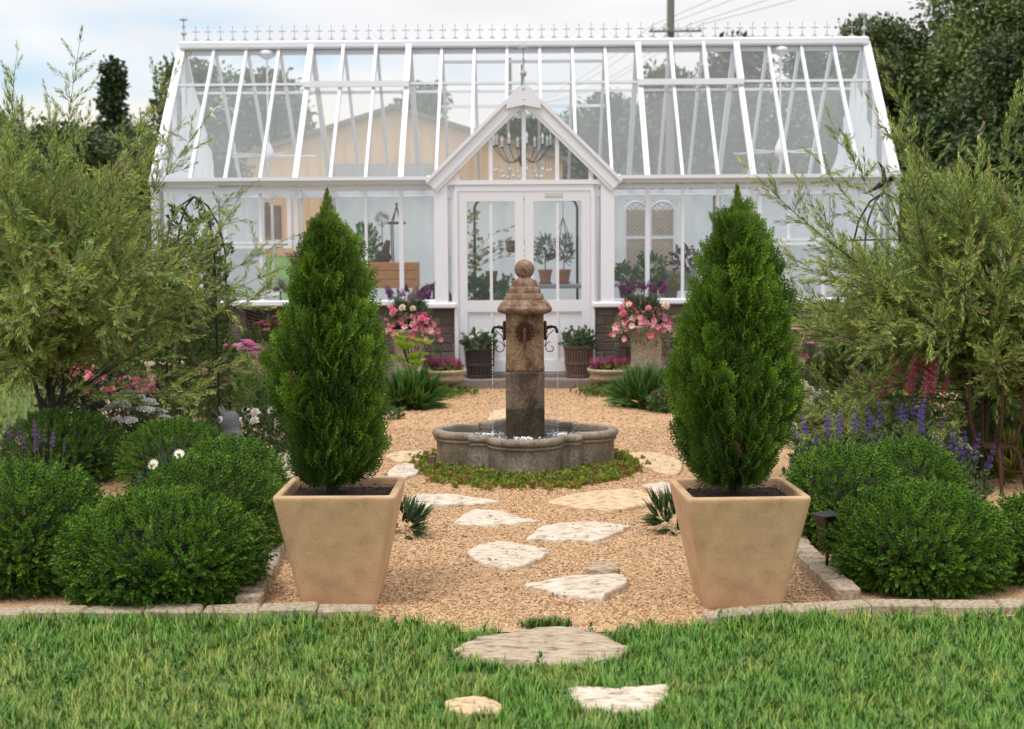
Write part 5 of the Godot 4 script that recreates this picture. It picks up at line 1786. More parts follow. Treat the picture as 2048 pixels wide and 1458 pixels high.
func solar_light() -> void:
	var t := thing("solar_light", "black solar spotlight on a stake beside the right front boxwood", "garden light", V(1.405, 0.035, 6.45), 0.5)
	block(t, "solar_panel", Vector3(-0.062, 0.262, -0.05), Vector3(0.062, 0.278, 0.05), M.black, 0.004)
	var g := Geo.new()
	g.loft([rounded(0.026, 0.008, 0.10), rounded(0.036, 0.010, 0.20), rounded(0.046, 0.010, 0.262)], true, true)
	part(t, "lamp_head", g.mesh(), M.black)
	g = Geo.new()
	g.tube([Vector3(0, -0.03, 0), Vector3(0, 0.11, 0)], [0.006, 0.009], 6)
	part(t, "stake", g.mesh(), M.black)


func tan_building() -> void:
	var t := thing("tan_shed", "tan metal building with a low gable and grey door behind the glasshouse", "building", V(-3.2, 0, 35))
	var w := 4.15
	var e := 3.75
	var p := 5.03
	var g := Geo.new()
	g.quad(Vector3(-w, 0, 0), Vector3(w, 0, 0), Vector3(w, e, 0), Vector3(-w, e, 0), Vector3.BACK)
	g.tri(Vector3(-w, e, 0), Vector3(w, e, 0), Vector3(0, p, 0), Vector3.BACK, Vector3.BACK, Vector3.BACK)
	for s in [-1, 1]:
		g.quad(Vector3(s * w, 0, 0), Vector3(s * w, 0, -14), Vector3(s * w, e, -14), Vector3(s * w, e, 0), Vector3(s, 0, 0))
	g.quad(Vector3(-w, 0, -14), Vector3(w, 0, -14), Vector3(w, e, -14), Vector3(-w, e, -14), Vector3.FORWARD)
	part(t, "wall", g.mesh(), M.tan_wall)
	for i in 27:
		var x := -w + 0.08 + i * (2 * w - 0.16) / 26.0
		bar(t, "wall_rib", Vector3(x, 0, 0.012), Vector3(x, p - absf(x) * (p - e) / w - 0.03, 0.012), 0.035, 0.024, M.tan_wall)
	for s in [-1, 1]:
		g = Geo.new()
		var a := Vector3(s * (w + 0.2), e - 0.06, 0)
		var b := Vector3(0, p, 0)
		var nn := Vector3(s * 0.3, 1, 0).normalized()
		g.quad(a + Vector3(0, 0.06, 0.15), b + Vector3(0, 0.06, 0.15), b + Vector3(0, 0.06, -14.1), a + Vector3(0, 0.06, -14.1), nn)
		part(t, "roof", g.mesh(), M.grey_metal)
		bar(t, "roof_trim", a + Vector3(0, 0.03, 0.12), b + Vector3(0, 0.03, 0.12), 0.10, 0.05, M.roof_edge)
	block(t, "garage_door", Vector3(-1.55, 0, 0.02), Vector3(0.95, 3.66, 0.08), M.grey_metal)
	for i in 6:
		block(t, "door_panel", Vector3(-1.48, 0.1 + i * 0.59, 0.085), Vector3(0.88, 0.63 + i * 0.59, 0.105), M.grey_metal, 0.01)
	block(t, "window", Vector3(-3.42, 1.75, 0.02), Vector3(-2.85, 2.65, 0.06), M.maroon, 0.01)


func lines() -> void:
	var t := thing("utility_pole", "weathered wooden utility pole with a crossarm behind the roof ridge", "utility pole", V(4.14, 0, 40))
	var g := Geo.new()
	g.tube([Vector3.ZERO, Vector3(0, 5, 0), Vector3(0, 10.2, 0)], [0.15, 0.12, 0.10], 10)
	part(t, "post", g.mesh(), M.pole)
	bar(t, "crossarm", Vector3(-0.62, 7.58, 0.16), Vector3(0.85, 7.58, 0.16), 0.05, 0.08, M.pole, Vector3.UP)
	for x in [-0.55, -0.2, 0.45, 0.78]:
		g = Geo.new()
		g.lathe([Vector2(0, 0), Vector2(0.03, 0), Vector2(0.045, 0.05), Vector2(0.02, 0.08), Vector2(0.03, 0.12), Vector2(0, 0.14)], 8, Vector3(x, 7.60, 0.16))
		part(t, "insulator", g.mesh(), M.pale)
	var t2 := thing("utility_pole", "thin distant pole seen through the middle of the glass roof", "utility pole", V(-0.68, 0, 70))
	g = Geo.new()
	g.tube([Vector3.ZERO, Vector3(0, 10.9, 0)], [0.15, 0.10], 8)
	part(t2, "post", g.mesh(), M.pole)
	bar(t2, "crossarm", Vector3(-0.2, 8.6, 0), Vector3(1.4, 8.6, 0), 0.1, 0.1, M.pole, Vector3.UP)
	var far := [Vector3(-0.6, 8.7, -70), Vector3(-0.2, 8.7, -70), Vector3(0.5, 8.7, -70), Vector3(0.7, 8.7, -70)]
	var near := [Vector3(17.5, 12.3, -14), Vector3(19.2, 12.0, -14), Vector3(21.5, 11.6, -14), Vector3(25.0, 11.4, -14)]
	for i in 4:
		var a := V(4.14 + [-0.55, -0.2, 0.45, 0.78][i], 7.74, 39.84)
		var w := thing("power_line", "overhead wire from the pole's crossarm, %s" % ["at its left end", "second from its left end", "second from its right end", "at its right end"][i], "wire", a)
		g = Geo.new()
		for e in [near[i], far[i]]:
			var pts := []
			for k in 13:
				var f := k / 12.0
				pts.append(Vector3.ZERO.lerp(e - a, f) - Vector3(0, 0.5 * 4.0 * f * (1 - f), 0))
			g.tube(pts, [0.007], 4)
		part(w, "strand", g.mesh(), M.pole)


func flag_edge(p: Vector2) -> float:
	var best := 9.0
	for f in flags:
		for i in f.size():
			best = minf(best, p.distance_to(Geometry2D.get_closest_point_to_segment(p, f[i], f[(i + 1) % f.size()])))
	return best


func lawn_and_gravel() -> void:
	var nz := FastNoiseLite.new()
	nz.seed = 3
	nz.frequency = 1.6
	# turf
	var xs := [[], [], []]
	var cs := [[], [], []]
	var tries := 18500
	for i in tries:
		var d := rf(4.15, 5.82)
		var x := rf(-2.9, 2.9)
		var n := nz.get_noise_2d(x * 2.0, d * 2.0)
		var edge := 5.70
		if x > -0.62 and x < 0.78:
			edge = 5.60 + 0.12 * nz.get_noise_2d(x * 6.0, 40.0) - 0.10 * smoothstep(0.5, 0.2, absf(x - 0.08))
		if d > edge or (in_flags(Vector2(x, d)) and flag_edge(Vector2(x, d)) > 0.016):
			continue
		if Vector2((x + 0.18) / 0.13, (d - 4.95) / 0.06).length() < 1.0:
			continue
		var dry := clampf(n * 1.6 + 0.25 + 0.75 * exp(-pow((x + 1.0) / 0.75, 2.0) - pow((d - 4.75) / 0.5, 2.0)) - 0.35 * smoothstep(-0.2, 0.8, x) + 0.3 * exp(-pow((x - 1.4) / 0.4, 2.0)), 0, 1)
		if rng.randf() < dry * 0.25:
			continue
		var k := rng.randi() % 3
		var y := rf(-0.010, 0.0)
		xs[k].append(Transform3D(Basis(Vector3.UP, rf(0, TAU)) * Basis(Vector3.RIGHT, rf(-0.25, 0.25)) * rf(0.58, 1.0) * (1.0 + 0.35 * smoothstep(5.45, 5.7, d)), V(x, y, d)))
		cs[k].append(mixc(Color(0.098, 0.238, 0.024), Color(0.20, 0.285, 0.048), dry * 0.72 + rf(-0.2, 0.18), 0.25))
	for p in [Vector2(0.06, 5.64), Vector2(0.10, 5.66), Vector2(0.15, 5.63), Vector2(0.01, 5.62)]:
		for i in 9:
			xs[1].append(Transform3D(Basis(Vector3.UP, rf(0, TAU)), V(p.x + rf(-0.03, 0.03), 0, p.y + rf(-0.02, 0.02))))
			cs[1].append(mixc(Color(0.07, 0.15, 0.022), Color(0.12, 0.19, 0.04), rng.randf()))
	for i in 5200:                                             # the lawn left of the beds and behind the glasshouse
		var d := rf(10.5, 19.0)
		var x := (-4.35 - rf(0, 4.5) - (d - 10.5) * 0.05) * (1.0 if i % 3 else -1.0)
		xs[2].append(Transform3D(Basis(Vector3.UP, rf(0, TAU)) * rf(0.8, 1.3), V(x, 0, d)))
		cs[2].append(mixc(Color(0.10, 0.20, 0.025), Color(0.19, 0.28, 0.04), rng.randf()))
	var t := thing("lawn_grass", "short green and straw-coloured grass along the front of the garden", "grass", Vector3.ZERO)
	t.set_meta("kind", "stuff")
	var wx := []
	var wc := []
	for i in 700:                                              # clover and other small weeds in the turf
		var p := Vector2(rf(-2.6, 2.6), rf(4.2, 5.6))
		if nz.get_noise_2d(p.x * 3.0 + 50.0, p.y * 3.0) < 0.05 or in_flags(p):
			continue
		wx.append(Transform3D(aim(Vector3(rf(-0.4, 0.4), 1, rf(-0.4, 0.4)), rf(0, TAU), rf(0.4, 0.75)), V(p.x, rf(0.012, 0.03), p.y)))
		wc.append(mixc(Color(0.06, 0.14, 0.025), Color(0.13, 0.24, 0.06), rng.randf()))
	many(t, "clover", K.broad, M.leafy, wx, wc)
	for k in 3:
		many(t, "blades", K["turf%d" % k], M.leafy, xs[k], cs[k])
	# loose gravel
	xs = [[], [], []]
	cs = [[], [], []]
	for i in 190000:
		var d: float = 5.55 + 6.5 * pow(rng.randf(), 1.7)
		var x := rf(-1.36, 1.46)
		if i > 165000:
			d = 9.5 + 6.0 * rng.randf()
			x = rf(-1.5, 1.5)
		elif i > 143000:
			d = rf(6.8, 10.3)
			x = rf(-2.9, -1.9) if i % 2 else rf(1.9, 3.3)
		var on_stone := in_flags(Vector2(x, d))
		if d < 5.66 + 0.07 * nz.get_noise_2d(x * 6.0, 40.0) or (on_stone and rng.randf() > 0.012):
			continue
		var k := i % 3
		var s: float = rf(0.0029, 0.0058) * (1.0 + 0.8 * pow(rng.randf(), 6.0)) * (0.9 + 0.04 * d)
		xs[k].append(Transform3D(Basis.from_euler(Vector3(rf(-0.6, 0.6), rf(0, TAU), rf(-0.6, 0.6))) * Basis.from_scale(Vector3(s * rf(0.8, 1.7), s, s)), V(x, (0.033 if on_stone else 0.004) + s * rf(0.1, 0.6), d)))
		var c := mixc(Color(0.43, 0.265, 0.14), Color(0.64, 0.445, 0.27), rng.randf(), 0.14)
		if rng.randf() < 0.09:
			c = mixc(Color(0.22, 0.12, 0.06), Color(0.33, 0.2, 0.1), rng.randf())
		cs[k].append(c)
	t = thing("loose_gravel", "tan pea gravel strewn over the path between the planters", "gravel", Vector3.ZERO)
	t.set_meta("kind", "stuff")
	for k in 3:
		many(t, "stones", K["chip%d" % k], M.pebble, xs[k], cs[k])
	var lx := []
	var lc := []
	for i in 150:
		var d: float = 5.8 + 5.5 * rng.randf() * rng.randf()
		lx.append(Transform3D(Basis.from_euler(Vector3(-PI / 2 + rf(-0.3, 0.3), rf(0, TAU), 0)) * Basis.from_scale(Vector3.ONE * rf(0.010, 0.024)), V(rf(-1.2, 1.3), 0.022, d)))
		lc.append(mixc(Color(0.10, 0.06, 0.03), Color(0.16, 0.17, 0.05), rng.randf(), 0.2))
	t = thing("leaf_litter", "small dry leaves fallen on the gravel path", "leaf litter", Vector3.ZERO)
	t.set_meta("kind", "stuff")
	many(t, "leaves", K.heart, M.dull, lx, lc)


func plants() -> void:
	var box := [
		["clipped boxwood ball at the far left, behind the front edging", -2.32, 6.40, 0.37, 0.38, 0.56, 2600],
		["large boxwood ball spilling over the edging, left of the left planter", -1.62, 6.14, 0.435, 0.40, 0.47, 3400],
		["boxwood ball second in the row beside the left planter", -1.60, 6.98, 0.38, 0.36, 0.50, 2100],
		["boxwood ball third in the row, in front of the owl statue", -1.66, 7.75, 0.31, 0.33, 0.50, 1500],
		["boxwood ball behind the purple flowers on the far left", -3.12, 9.35, 0.40, 0.38, 0.47, 1500],
		["boxwood ball right of the white yarrow", -2.28, 9.02, 0.34, 0.34, 0.45, 1300],
		["boxwood ball directly right of the right planter", 1.66, 7.25, 0.30, 0.34, 0.50, 1600],
		["boxwood ball below the purple salvia on the right", 2.06, 7.50, 0.29, 0.32, 0.50, 1400],
		["large boxwood ball behind the right-hand edging", 1.80, 6.35, 0.39, 0.38, 0.445, 3000],
		["boxwood ball cut by the right edge of the view", 2.52, 6.42, 0.34, 0.36, 0.43, 1800],
		["lighter boxwood ball between the lilac plumes and the salvia", 2.66, 10.5, 0.30, 0.30, 0.42, 1000],
		["boxwood ball behind the rusty iron stand", 3.35, 9.75, 0.40, 0.36, 0.44, 1300]]
	for i in box.size():
		var b = box[i]
		rng.seed = 100 + i
		if i == 10 or i == 11 or i == 4:
			boxwood(b[0], b[1], b[2], b[3], b[4], b[5], b[6], Color(0.035, 0.09, 0.010), Color(0.085, 0.175, 0.022))
		else:
			boxwood(b[0], b[1], b[2], b[3], b[4], b[5], b[6])
	rng.seed = 41
	arborvitae("dense green conifer in the left planter", -0.86, 6.15, 0.47, 1.83, [0.085, 0.215, 0.262, 0.267, 0.256, 0.236, 0.208, 0.174, 0.136, 0.096, 0.052, 0.006], 9000)
	rng.seed = 42
	arborvitae("dense green conifer in the right planter", 0.918, 6.08, 0.47, 1.83, [0.085, 0.225, 0.280, 0.286, 0.272, 0.252, 0.226, 0.192, 0.153, 0.108, 0.058, 0.006], 9600)
	willow("willow_tree", "silvery green willow with fine arching branches on the left", V(-3.35, 0, 9.8), 0.95, 230, Vector2(1.1, 2.0), Vector3(-0.08, 0.34, 0), 7, [[Vector3(0.26, 1.0, 0.1), 2.5], [Vector3(0.10, 1.0, 0.1), 2.45], [Vector3(0.75, 0.75, 0.1), 2.1], [Vector3(0.85, 0.45, 0.0), 2.05], [Vector3(0.9, 0.25, 0.1), 1.9], [Vector3(-0.15, 1, 0), 2.3], [Vector3(0.5, 0.9, 0.2), 2.2], [Vector3(0.8, 0.65, -0.2), 2.15], [Vector3(0.95, 0.55, 0.3), 2.0], [Vector3(0.9, 0.1, 0.3), 1.6], [Vector3(0.18, 1.0, -0.1), 2.2], [Vector3(-0.02, 1.0, 0.2), 2.3], [Vector3(0.34, 1.0, 0.25), 2.05], [Vector3(-0.3, 1.0, 0.1), 2.1], [Vector3(0.42, 1.0, -0.1), 2.2]], 0.62, 0.24, 0.0)
	willow("willow_tree", "silvery green willow with fine arching branches on the right", V(3.02, 0, 9.2), 0.95, 195, Vector2(1.0, 1.75), Vector3(0.12, 0.22, 0), 8, [[Vector3(-0.85, 0.75, 0.1), 1.9], [Vector3(-0.9, 0.5, 0.2), 1.95], [Vector3(-0.95, 0.3, 0.1), 1.95], [Vector3(-0.8, 0.95, 0), 1.9], [Vector3(-1, 0.12, 0.2), 1.75], [Vector3(-0.35, 1.0, 0.2), 2.0], [Vector3(0.0, 1.0, 0.2), 2.1], [Vector3(0.2, 1.0, 0), 2.2], [Vector3(-1.0, 0.62, 0.25), 1.9], [Vector3(-1, -0.05, 0.3), 1.5], [Vector3(-0.9, 0.4, -0.2), 2.0], [Vector3(-1.0, 0.2, -0.1), 1.7], [Vector3(-0.62, 1.0, 0.1), 1.9], [Vector3(-0.5, 0.9, -0.2), 2.0], [Vector3(-0.7, 0.8, 0.3), 1.75], [Vector3(-0.45, 1.0, 0.3), 1.8], [Vector3(-1.0, 0.3, 0.3), 1.6], [Vector3(-1.0, 0.08, 0.0), 1.6], [Vector3(-0.9, 0.15, 0.5), 1.5], [Vector3(-1.0, 0.42, 0.0), 1.75], [Vector3(-0.8, 0.55, 0.3), 1.7], [Vector3(-0.9, 0.0, -0.3), 1.5], [Vector3(-1.0, 0.16, 0.3), 1.3], [Vector3(-0.55, -0.22, 0.8), 1.15]], 0.72, -0.25, -0.35)
	rng.seed = 77
	var g := "flowers in the left bed"
	var q := "flowers in the right bed"
	flower("rose_bush", "rose bush with a cluster of bright pink blooms at the far left", "rose bush", V(-3.80, 0, 11.6), {"r": 0.26, "h": 0.64, "lh": 0.56, "leaves": 260, "heads": 18, "head": K.rose, "hs": 0.105, "cols": [Color(0.80, 0.09, 0.24), Color(0.82, 0.30, 0.30), Color(0.85, 0.14, 0.30)], "c0": Color(0.02, 0.035, 0.018), "c1": Color(0.06, 0.085, 0.03), "sc": Color(0.10, 0.05, 0.03), "face": 0.2, "group": g})
	flower("rose_bush", "dark-leaved rose bush with a few small pink blooms beside the white yarrow", "rose bush", V(-3.38, 0, 11.5), {"r": 0.30, "h": 0.52, "lh": 0.50, "leaves": 280, "heads": 12, "head": K.rose, "hs": 0.085, "cols": [Color(0.82, 0.10, 0.26), Color(0.85, 0.30, 0.36)], "c0": Color(0.018, 0.03, 0.018), "c1": Color(0.055, 0.075, 0.03), "sc": Color(0.10, 0.05, 0.03), "face": 0.2, "group": g})
	flower("pink_phlox", "bright magenta-pink blooms in front of the tall tan pot", "flowers", V(-3.02, 0, 11.4), {"r": 0.24, "h": 0.50, "lh": 0.36, "leaves": 130, "heads": 10, "head": K.petunia, "hs": 0.12, "cols": [Color(0.80, 0.10, 0.42)], "face": 0.6, "group": g})
	flower("white_yarrow", "white yarrow with flat flower plates between two boxwood balls", "flowers", V(-2.80, 0, 9.9), {"r": 0.25, "h": 0.55, "lh": 0.42, "leaves": 170, "leaf": K.feather, "ls": 1.6, "heads": 26, "head": K.plate, "hs": 0.11, "cols": [Color(0.86, 0.88, 0.80)], "stand": 3.0, "fall": 0.35, "c0": Color(0.05, 0.08, 0.035), "c1": Color(0.11, 0.15, 0.06), "group": g})
	flower("pale_yarrow", "faded cream yarrow right of the white yarrow", "flowers", V(-2.52, 0, 10.0), {"r": 0.15, "h": 0.40, "lh": 0.3, "leaves": 70, "leaf": K.feather, "ls": 1.5, "heads": 8, "head": K.plate, "hs": 0.06, "cols": [Color(0.62, 0.55, 0.42)], "stand": 3.0, "group": g})
	flower("daisies", "white daisies in dark foliage in front of the small boxwood ball", "flowers", V(-2.18, 0, 8.45), {"r": 0.16, "h": 0.33, "lh": 0.18, "leaves": 80, "leaf": K.strap, "ls": 0.7, "heads": 3, "head": K.daisy, "hs": 0.085, "cols": [Color(0.85, 0.84, 0.78)], "face": 0.4, "stand": 1.6, "c0": Color(0.03, 0.055, 0.03), "c1": Color(0.08, 0.11, 0.06), "group": g})
	flower("purple_liatris", "purple flower spikes rising behind the far left boxwood", "flowers", V(-2.42, 0, 6.78), {"r": 0.18, "h": 0.64, "lh": 0.42, "leaves": 90, "leaf": K.strap, "ls": 0.6, "heads": 15, "head": K.spike, "hs": 0.09, "cols": [Color(0.16, 0.06, 0.24), Color(0.12, 0.10, 0.12), Color(0.22, 0.09, 0.30)], "stand": 4.0, "fall": 0.1, "group": g})
	flower("pink_yarrow", "mounded pink yarrow left of the left conifer", "flowers", V(-2.62, 0, 13.0), {"r": 0.33, "h": 0.70, "lh": 0.55, "leaves": 300, "leaf": K.feather, "ls": 1.6, "heads": 46, "head": K.plate, "hs": 0.10, "cols": [Color(0.52, 0.12, 0.30), Color(0.62, 0.22, 0.38), Color(0.48, 0.09, 0.24)], "stand": 2.0, "fall": 0.35, "c0": Color(0.05, 0.085, 0.03), "c1": Color(0.12, 0.17, 0.06), "group": g})
	flower("dark_red_yarrow", "dark red yarrow in front of the brick base left of the conifer", "flowers", V(-2.62, 0, 14.4), {"r": 0.36, "h": 0.85, "lh": 0.62, "leaves": 260, "leaf": K.strap, "ls": 1.3, "heads": 16, "head": K.plate, "hs": 0.08, "cols": [Color(0.30, 0.03, 0.06), Color(0.36, 0.06, 0.10)], "stand": 3.0, "c0": Color(0.06, 0.09, 0.03), "c1": Color(0.14, 0.17, 0.06), "group": g})
	flower("rose_spikes", "thin rose-red flower spikes left of the owl statue", "flowers", V(-2.78, 0, 11.9), {"r": 0.30, "h": 0.47, "lh": 0.34, "leaves": 200, "heads": 26, "head": K.spike, "hs": 0.15, "cols": [Color(0.42, 0.10, 0.16), Color(0.50, 0.20, 0.24)], "stand": 3.0, "c0": Color(0.05, 0.09, 0.03), "c1": Color(0.12, 0.18, 0.06), "group": g})
	flower("ferny_plant", "fresh green ferny plant behind the rose-red spikes", "plant", V(-2.55, 0, 12.3), {"r": 0.26, "h": 0.4, "lh": 0.48, "leaves": 260, "leaf": K.feather, "ls": 2.0, "c0": Color(0.07, 0.13, 0.02), "c1": Color(0.15, 0.24, 0.04)})
	flower("pale_plumes", "pale pink plumes on tall stems against the left conifer", "flowers", V(-2.08, 0, 11.6), {"r": 0.17, "h": 0.66, "lh": 0.45, "leaves": 110, "heads": 7, "head": K.plume, "hs": 0.17, "cols": [Color(0.52, 0.40, 0.30), Color(0.55, 0.30, 0.28)], "stand": 2.0, "group": g})
	flower("white_cosmos", "scattered white blooms right of the owl statue", "flowers", V(-1.95, 0, 10.4), {"r": 0.32, "h": 0.36, "lh": 0.30, "leaves": 240, "heads": 15, "head": K.rose, "hs": 0.08, "cols": [Color(0.82, 0.74, 0.66)], "face": 0.3, "c0": Color(0.035, 0.07, 0.02), "c1": Color(0.10, 0.16, 0.05), "group": g})
	flower("leafy_shrub", "dark leafy shrub behind the left willow by the brick base", "shrub", V(-3.75, 0, 14.6), {"r": 0.7, "h": 0.9, "lh": 1.0, "leaves": 700, "ls": 1.6, "c0": Color(0.02, 0.05, 0.012), "c1": Color(0.075, 0.13, 0.03)})
	flower("climber", "light green climber on the left iron obelisk", "climber", V(-2.62, 0, 11.05), {"r": 0.33, "h": 1.2, "lh": 1.75, "leaves": 1000, "ls": 1.1, "lm": M.leafy, "c0": Color(0.06, 0.11, 0.025), "c1": Color(0.15, 0.20, 0.05)})
	flower("pink_yarrow", "mounded pink yarrow right of the right conifer", "flowers", V(2.62, 0, 13.5), {"r": 0.32, "h": 0.78, "lh": 0.6, "leaves": 280, "leaf": K.feather, "ls": 1.6, "heads": 46, "head": K.plate, "hs": 0.10, "cols": [Color(0.55, 0.15, 0.30), Color(0.66, 0.30, 0.40), Color(0.48, 0.10, 0.22)], "stand": 2.0, "fall": 0.45, "c0": Color(0.05, 0.08, 0.03), "c1": Color(0.12, 0.16, 0.06), "group": q})
	flower("white_hydrangea", "creamy white flower clusters low beside the right conifer", "flowers", V(2.20, 0, 11.0), {"r": 0.20, "h": 0.46, "lh": 0.38, "leaves": 170, "heads": 9, "head": K.plate, "hs": 0.10, "cols": [Color(0.80, 0.78, 0.66), Color(0.66, 0.52, 0.46)], "stand": 1.2, "face": 0.25, "c0": Color(0.02, 0.04, 0.015), "c1": Color(0.06, 0.10, 0.03), "group": q})
	flower("lilac_buddleia", "lilac buddleia panicles above the right boxwoods", "flowers", V(2.35, 0, 10.1), {"r": 0.30, "h": 0.44, "lh": 0.40, "leaves": 240, "leaf": K.strap, "ls": 0.8, "heads": 7, "head": K.plume, "hs": 0.17, "cols": [Color(0.48, 0.34, 0.46), Color(0.52, 0.40, 0.40)], "stand": 0.35, "c0": Color(0.05, 0.08, 0.04), "c1": Color(0.14, 0.18, 0.09), "group": q})
	flower("purple_salvia", "violet salvia spikes beside the right planter's conifer", "flowers", V(1.84, 0, 8.3), {"r": 0.30, "h": 0.48, "lh": 0.36, "leaves": 240, "heads": 17, "head": K.spike, "hs": 0.12, "cols": [Color(0.14, 0.085, 0.31), Color(0.19, 0.12, 0.42)], "stand": 2.5, "c0": Color(0.05, 0.09, 0.03), "c1": Color(0.12, 0.18, 0.06), "group": q})
	flower("purple_salvia", "taller violet salvia spikes left of the rusty iron stand", "flowers", V(2.27, 0, 8.3), {"r": 0.26, "h": 0.56, "lh": 0.42, "leaves": 220, "heads": 13, "head": K.spike, "hs": 0.14, "cols": [Color(0.10, 0.055, 0.27), Color(0.16, 0.10, 0.38)], "stand": 2.2, "c0": Color(0.045, 0.08, 0.03), "c1": Color(0.12, 0.17, 0.06), "group": q})
	flower("purple_salvia", "dark violet salvia low in front of the iron stand", "flowers", V(2.46, 0, 7.9), {"r": 0.17, "h": 0.40, "lh": 0.30, "leaves": 110, "heads": 10, "head": K.spike, "hs": 0.16, "cols": [Color(0.085, 0.045, 0.22)], "stand": 3.0, "c0": Color(0.05, 0.085, 0.03), "c1": Color(0.12, 0.17, 0.06), "group": q})
	flower("red_astilbe", "rose-red astilbe spikes under the right willow", "flowers", V(2.50, 0, 9.0), {"r": 0.24, "h": 0.72, "lh": 0.45, "leaves": 180, "heads": 34, "head": K.spike, "hs": 0.17, "cols": [Color(0.66, 0.12, 0.22), Color(0.66, 0.28, 0.27), Color(0.58, 0.09, 0.22)], "stand": 3.0, "c0": Color(0.06, 0.10, 0.03), "c1": Color(0.13, 0.19, 0.06), "group": q})
	flower("golden_grass", "golden-green ornamental grass behind the iron stand", "ornamental grass", V(3.22, 0, 9.3), {"r": 0.20, "h": 0.22, "lh": 0.16, "leaves": 60, "leaf": K.strap, "ls": 1.1, "c0": Color(0.16, 0.17, 0.03), "c1": Color(0.34, 0.32, 0.07)})
	flower("leafy_shrub", "pale green leafy shrub behind the right willow by the brick base", "shrub", V(3.5, 0, 14.4), {"r": 0.75, "h": 0.8, "lh": 0.95, "leaves": 700, "ls": 1.6, "c0": Color(0.05, 0.09, 0.02), "c1": Color(0.14, 0.18, 0.05)})
	for i in 3:
		flower("leafy_shrub", ["mid-green shrub behind the right willow's trunk", "tall loose shrub at the right edge beyond the willow", "grey-green shrub between the pink yarrow and the right obelisk"][i], "shrub", V([3.95, 4.6, 3.15][i], 0, [12.2, 13.2, 12.9][i]), {"r": [0.55, 0.7, 0.45][i], "h": 0.8, "lh": [0.75, 1.1, 0.7][i], "leaves": 520, "leaf": [K.broad, K.broad, K.strap][i], "ls": [1.5, 1.7, 0.9][i], "c0": Color(0.03, 0.065, 0.015), "c1": Color(0.10, 0.16, 0.04)})
	for i in 2:
		var x: float = [-1.12, 1.19][i]
		flower("spiky_grass", ["clump of fresh green spiky leaves below the left urn", "clump of fresh green spiky leaves below the right urn"][i], "ornamental grass", V(x, 0, 13.6), {"r": [0.23, 0.27][i], "h": 0.2, "lh": 0.16, "leaves": 130, "leaf": K.strap, "ls": 1.25, "lm": M.leafy, "c0": Color(0.045, 0.12, 0.02), "c1": Color(0.13, 0.26, 0.05), "group": "spiky clumps beside the path"})
	# small rosettes at the foot of the planters
	flower("leafy_rosette", "small dark leafy plant at the right foot of the left planter", "plant", V(-0.66, 0, 7.45), {"r": 0.13, "h": 0.1, "lh": 0.14, "leaves": 40, "leaf": K.strap, "ls": 0.6, "c0": Color(0.035, 0.08, 0.025), "c1": Color(0.10, 0.17, 0.06)})
	flower("leafy_rosette", "small dark leafy plant at the left foot of the right planter", "plant", V(0.80, 0, 7.55), {"r": 0.12, "h": 0.1, "lh": 0.14, "leaves": 36, "leaf": K.strap, "ls": 0.6, "c0": Color(0.035, 0.08, 0.025), "c1": Color(0.10, 0.17, 0.06)})
	flower("pink_dianthus", "small pink dianthus beside the path, left of the right conifer", "flowers", V(1.30, 0, 13.1), {"r": 0.13, "h": 0.20, "lh": 0.17, "leaves": 70, "heads": 22, "head": K.petunia, "hs": 0.045, "cols": [Color(0.60, 0.10, 0.26), Color(0.50, 0.08, 0.22)]})
	flower("pink_dianthus", "tiny pink dianthus at the path edge by the left conifer", "flowers", V(-1.22, 0, 12.7), {"r": 0.10, "h": 0.06, "lh": 0.05, "leaves": 40, "heads": 8, "head": K.petunia, "hs": 0.035, "cols": [Color(0.65, 0.30, 0.32)]})
	# lime-coloured big leaves under the left urn
	var t := thing("lime_hosta", "big lime-green heart-shaped leaves under the left urn", "plant", V(-1.17, 0, 14.35))
	var lime := StandardMaterial3D.new()
	lime.albedo_color = L(0.33, 0.52, 0.03)
	lime.roughness = 0.5
	lime.vertex_color_use_as_albedo = true
	lime.backlight_enabled = true
	lime.backlight = Color(0.6, 0.6, 0.6)
	var st := Geo.new()
	for i in 30:
		var a := rf(0, TAU)
		var y := rf(0.18, 0.66)
		var e := Vector3(cos(a) * rf(0.02, 0.17), y, absf(sin(a)) * rf(0.0, 0.15))
		st.tube([Vector3(0, 0, 0), e * Vector3(0.5, 0.7, 0.5), e], [0.004], 4, false)
		part(t, "leaf", K.heart, lime, Transform3D(aim(Vector3(cos(a), rf(-0.3, 0.5), absf(sin(a)) + 0.4), rf(-0.5, 0.5) + PI, rf(0.10, 0.16)), e))
	part(t, "stems", st.mesh(), M.twig)
	flower("silver_plant", "grey-green woolly plant in front of the right urn", "plant", V(1.32, 0, 14.4), {"r": 0.30, "h": 0.3, "lh": 0.30, "leaves": 240, "leaf": K.feather, "ls": 1.5, "c0": Color(0.13, 0.15, 0.10), "c1": Color(0.24, 0.24, 0.16)})
	flower("silver_plant", "grey-green woolly plant beside the lime leaves", "plant", V(-1.30, 0, 14.0), {"r": 0.14, "h": 0.3, "lh": 0.36, "leaves": 110, "leaf": K.feather, "ls": 1.4, "c0": Color(0.13, 0.15, 0.10), "c1": Color(0.24, 0.24, 0.16)})
	# stonecrop round the fountain
	var xs := []
	var cs := []
	var nz := FastNoiseLite.new()
	nz.frequency = 4.0
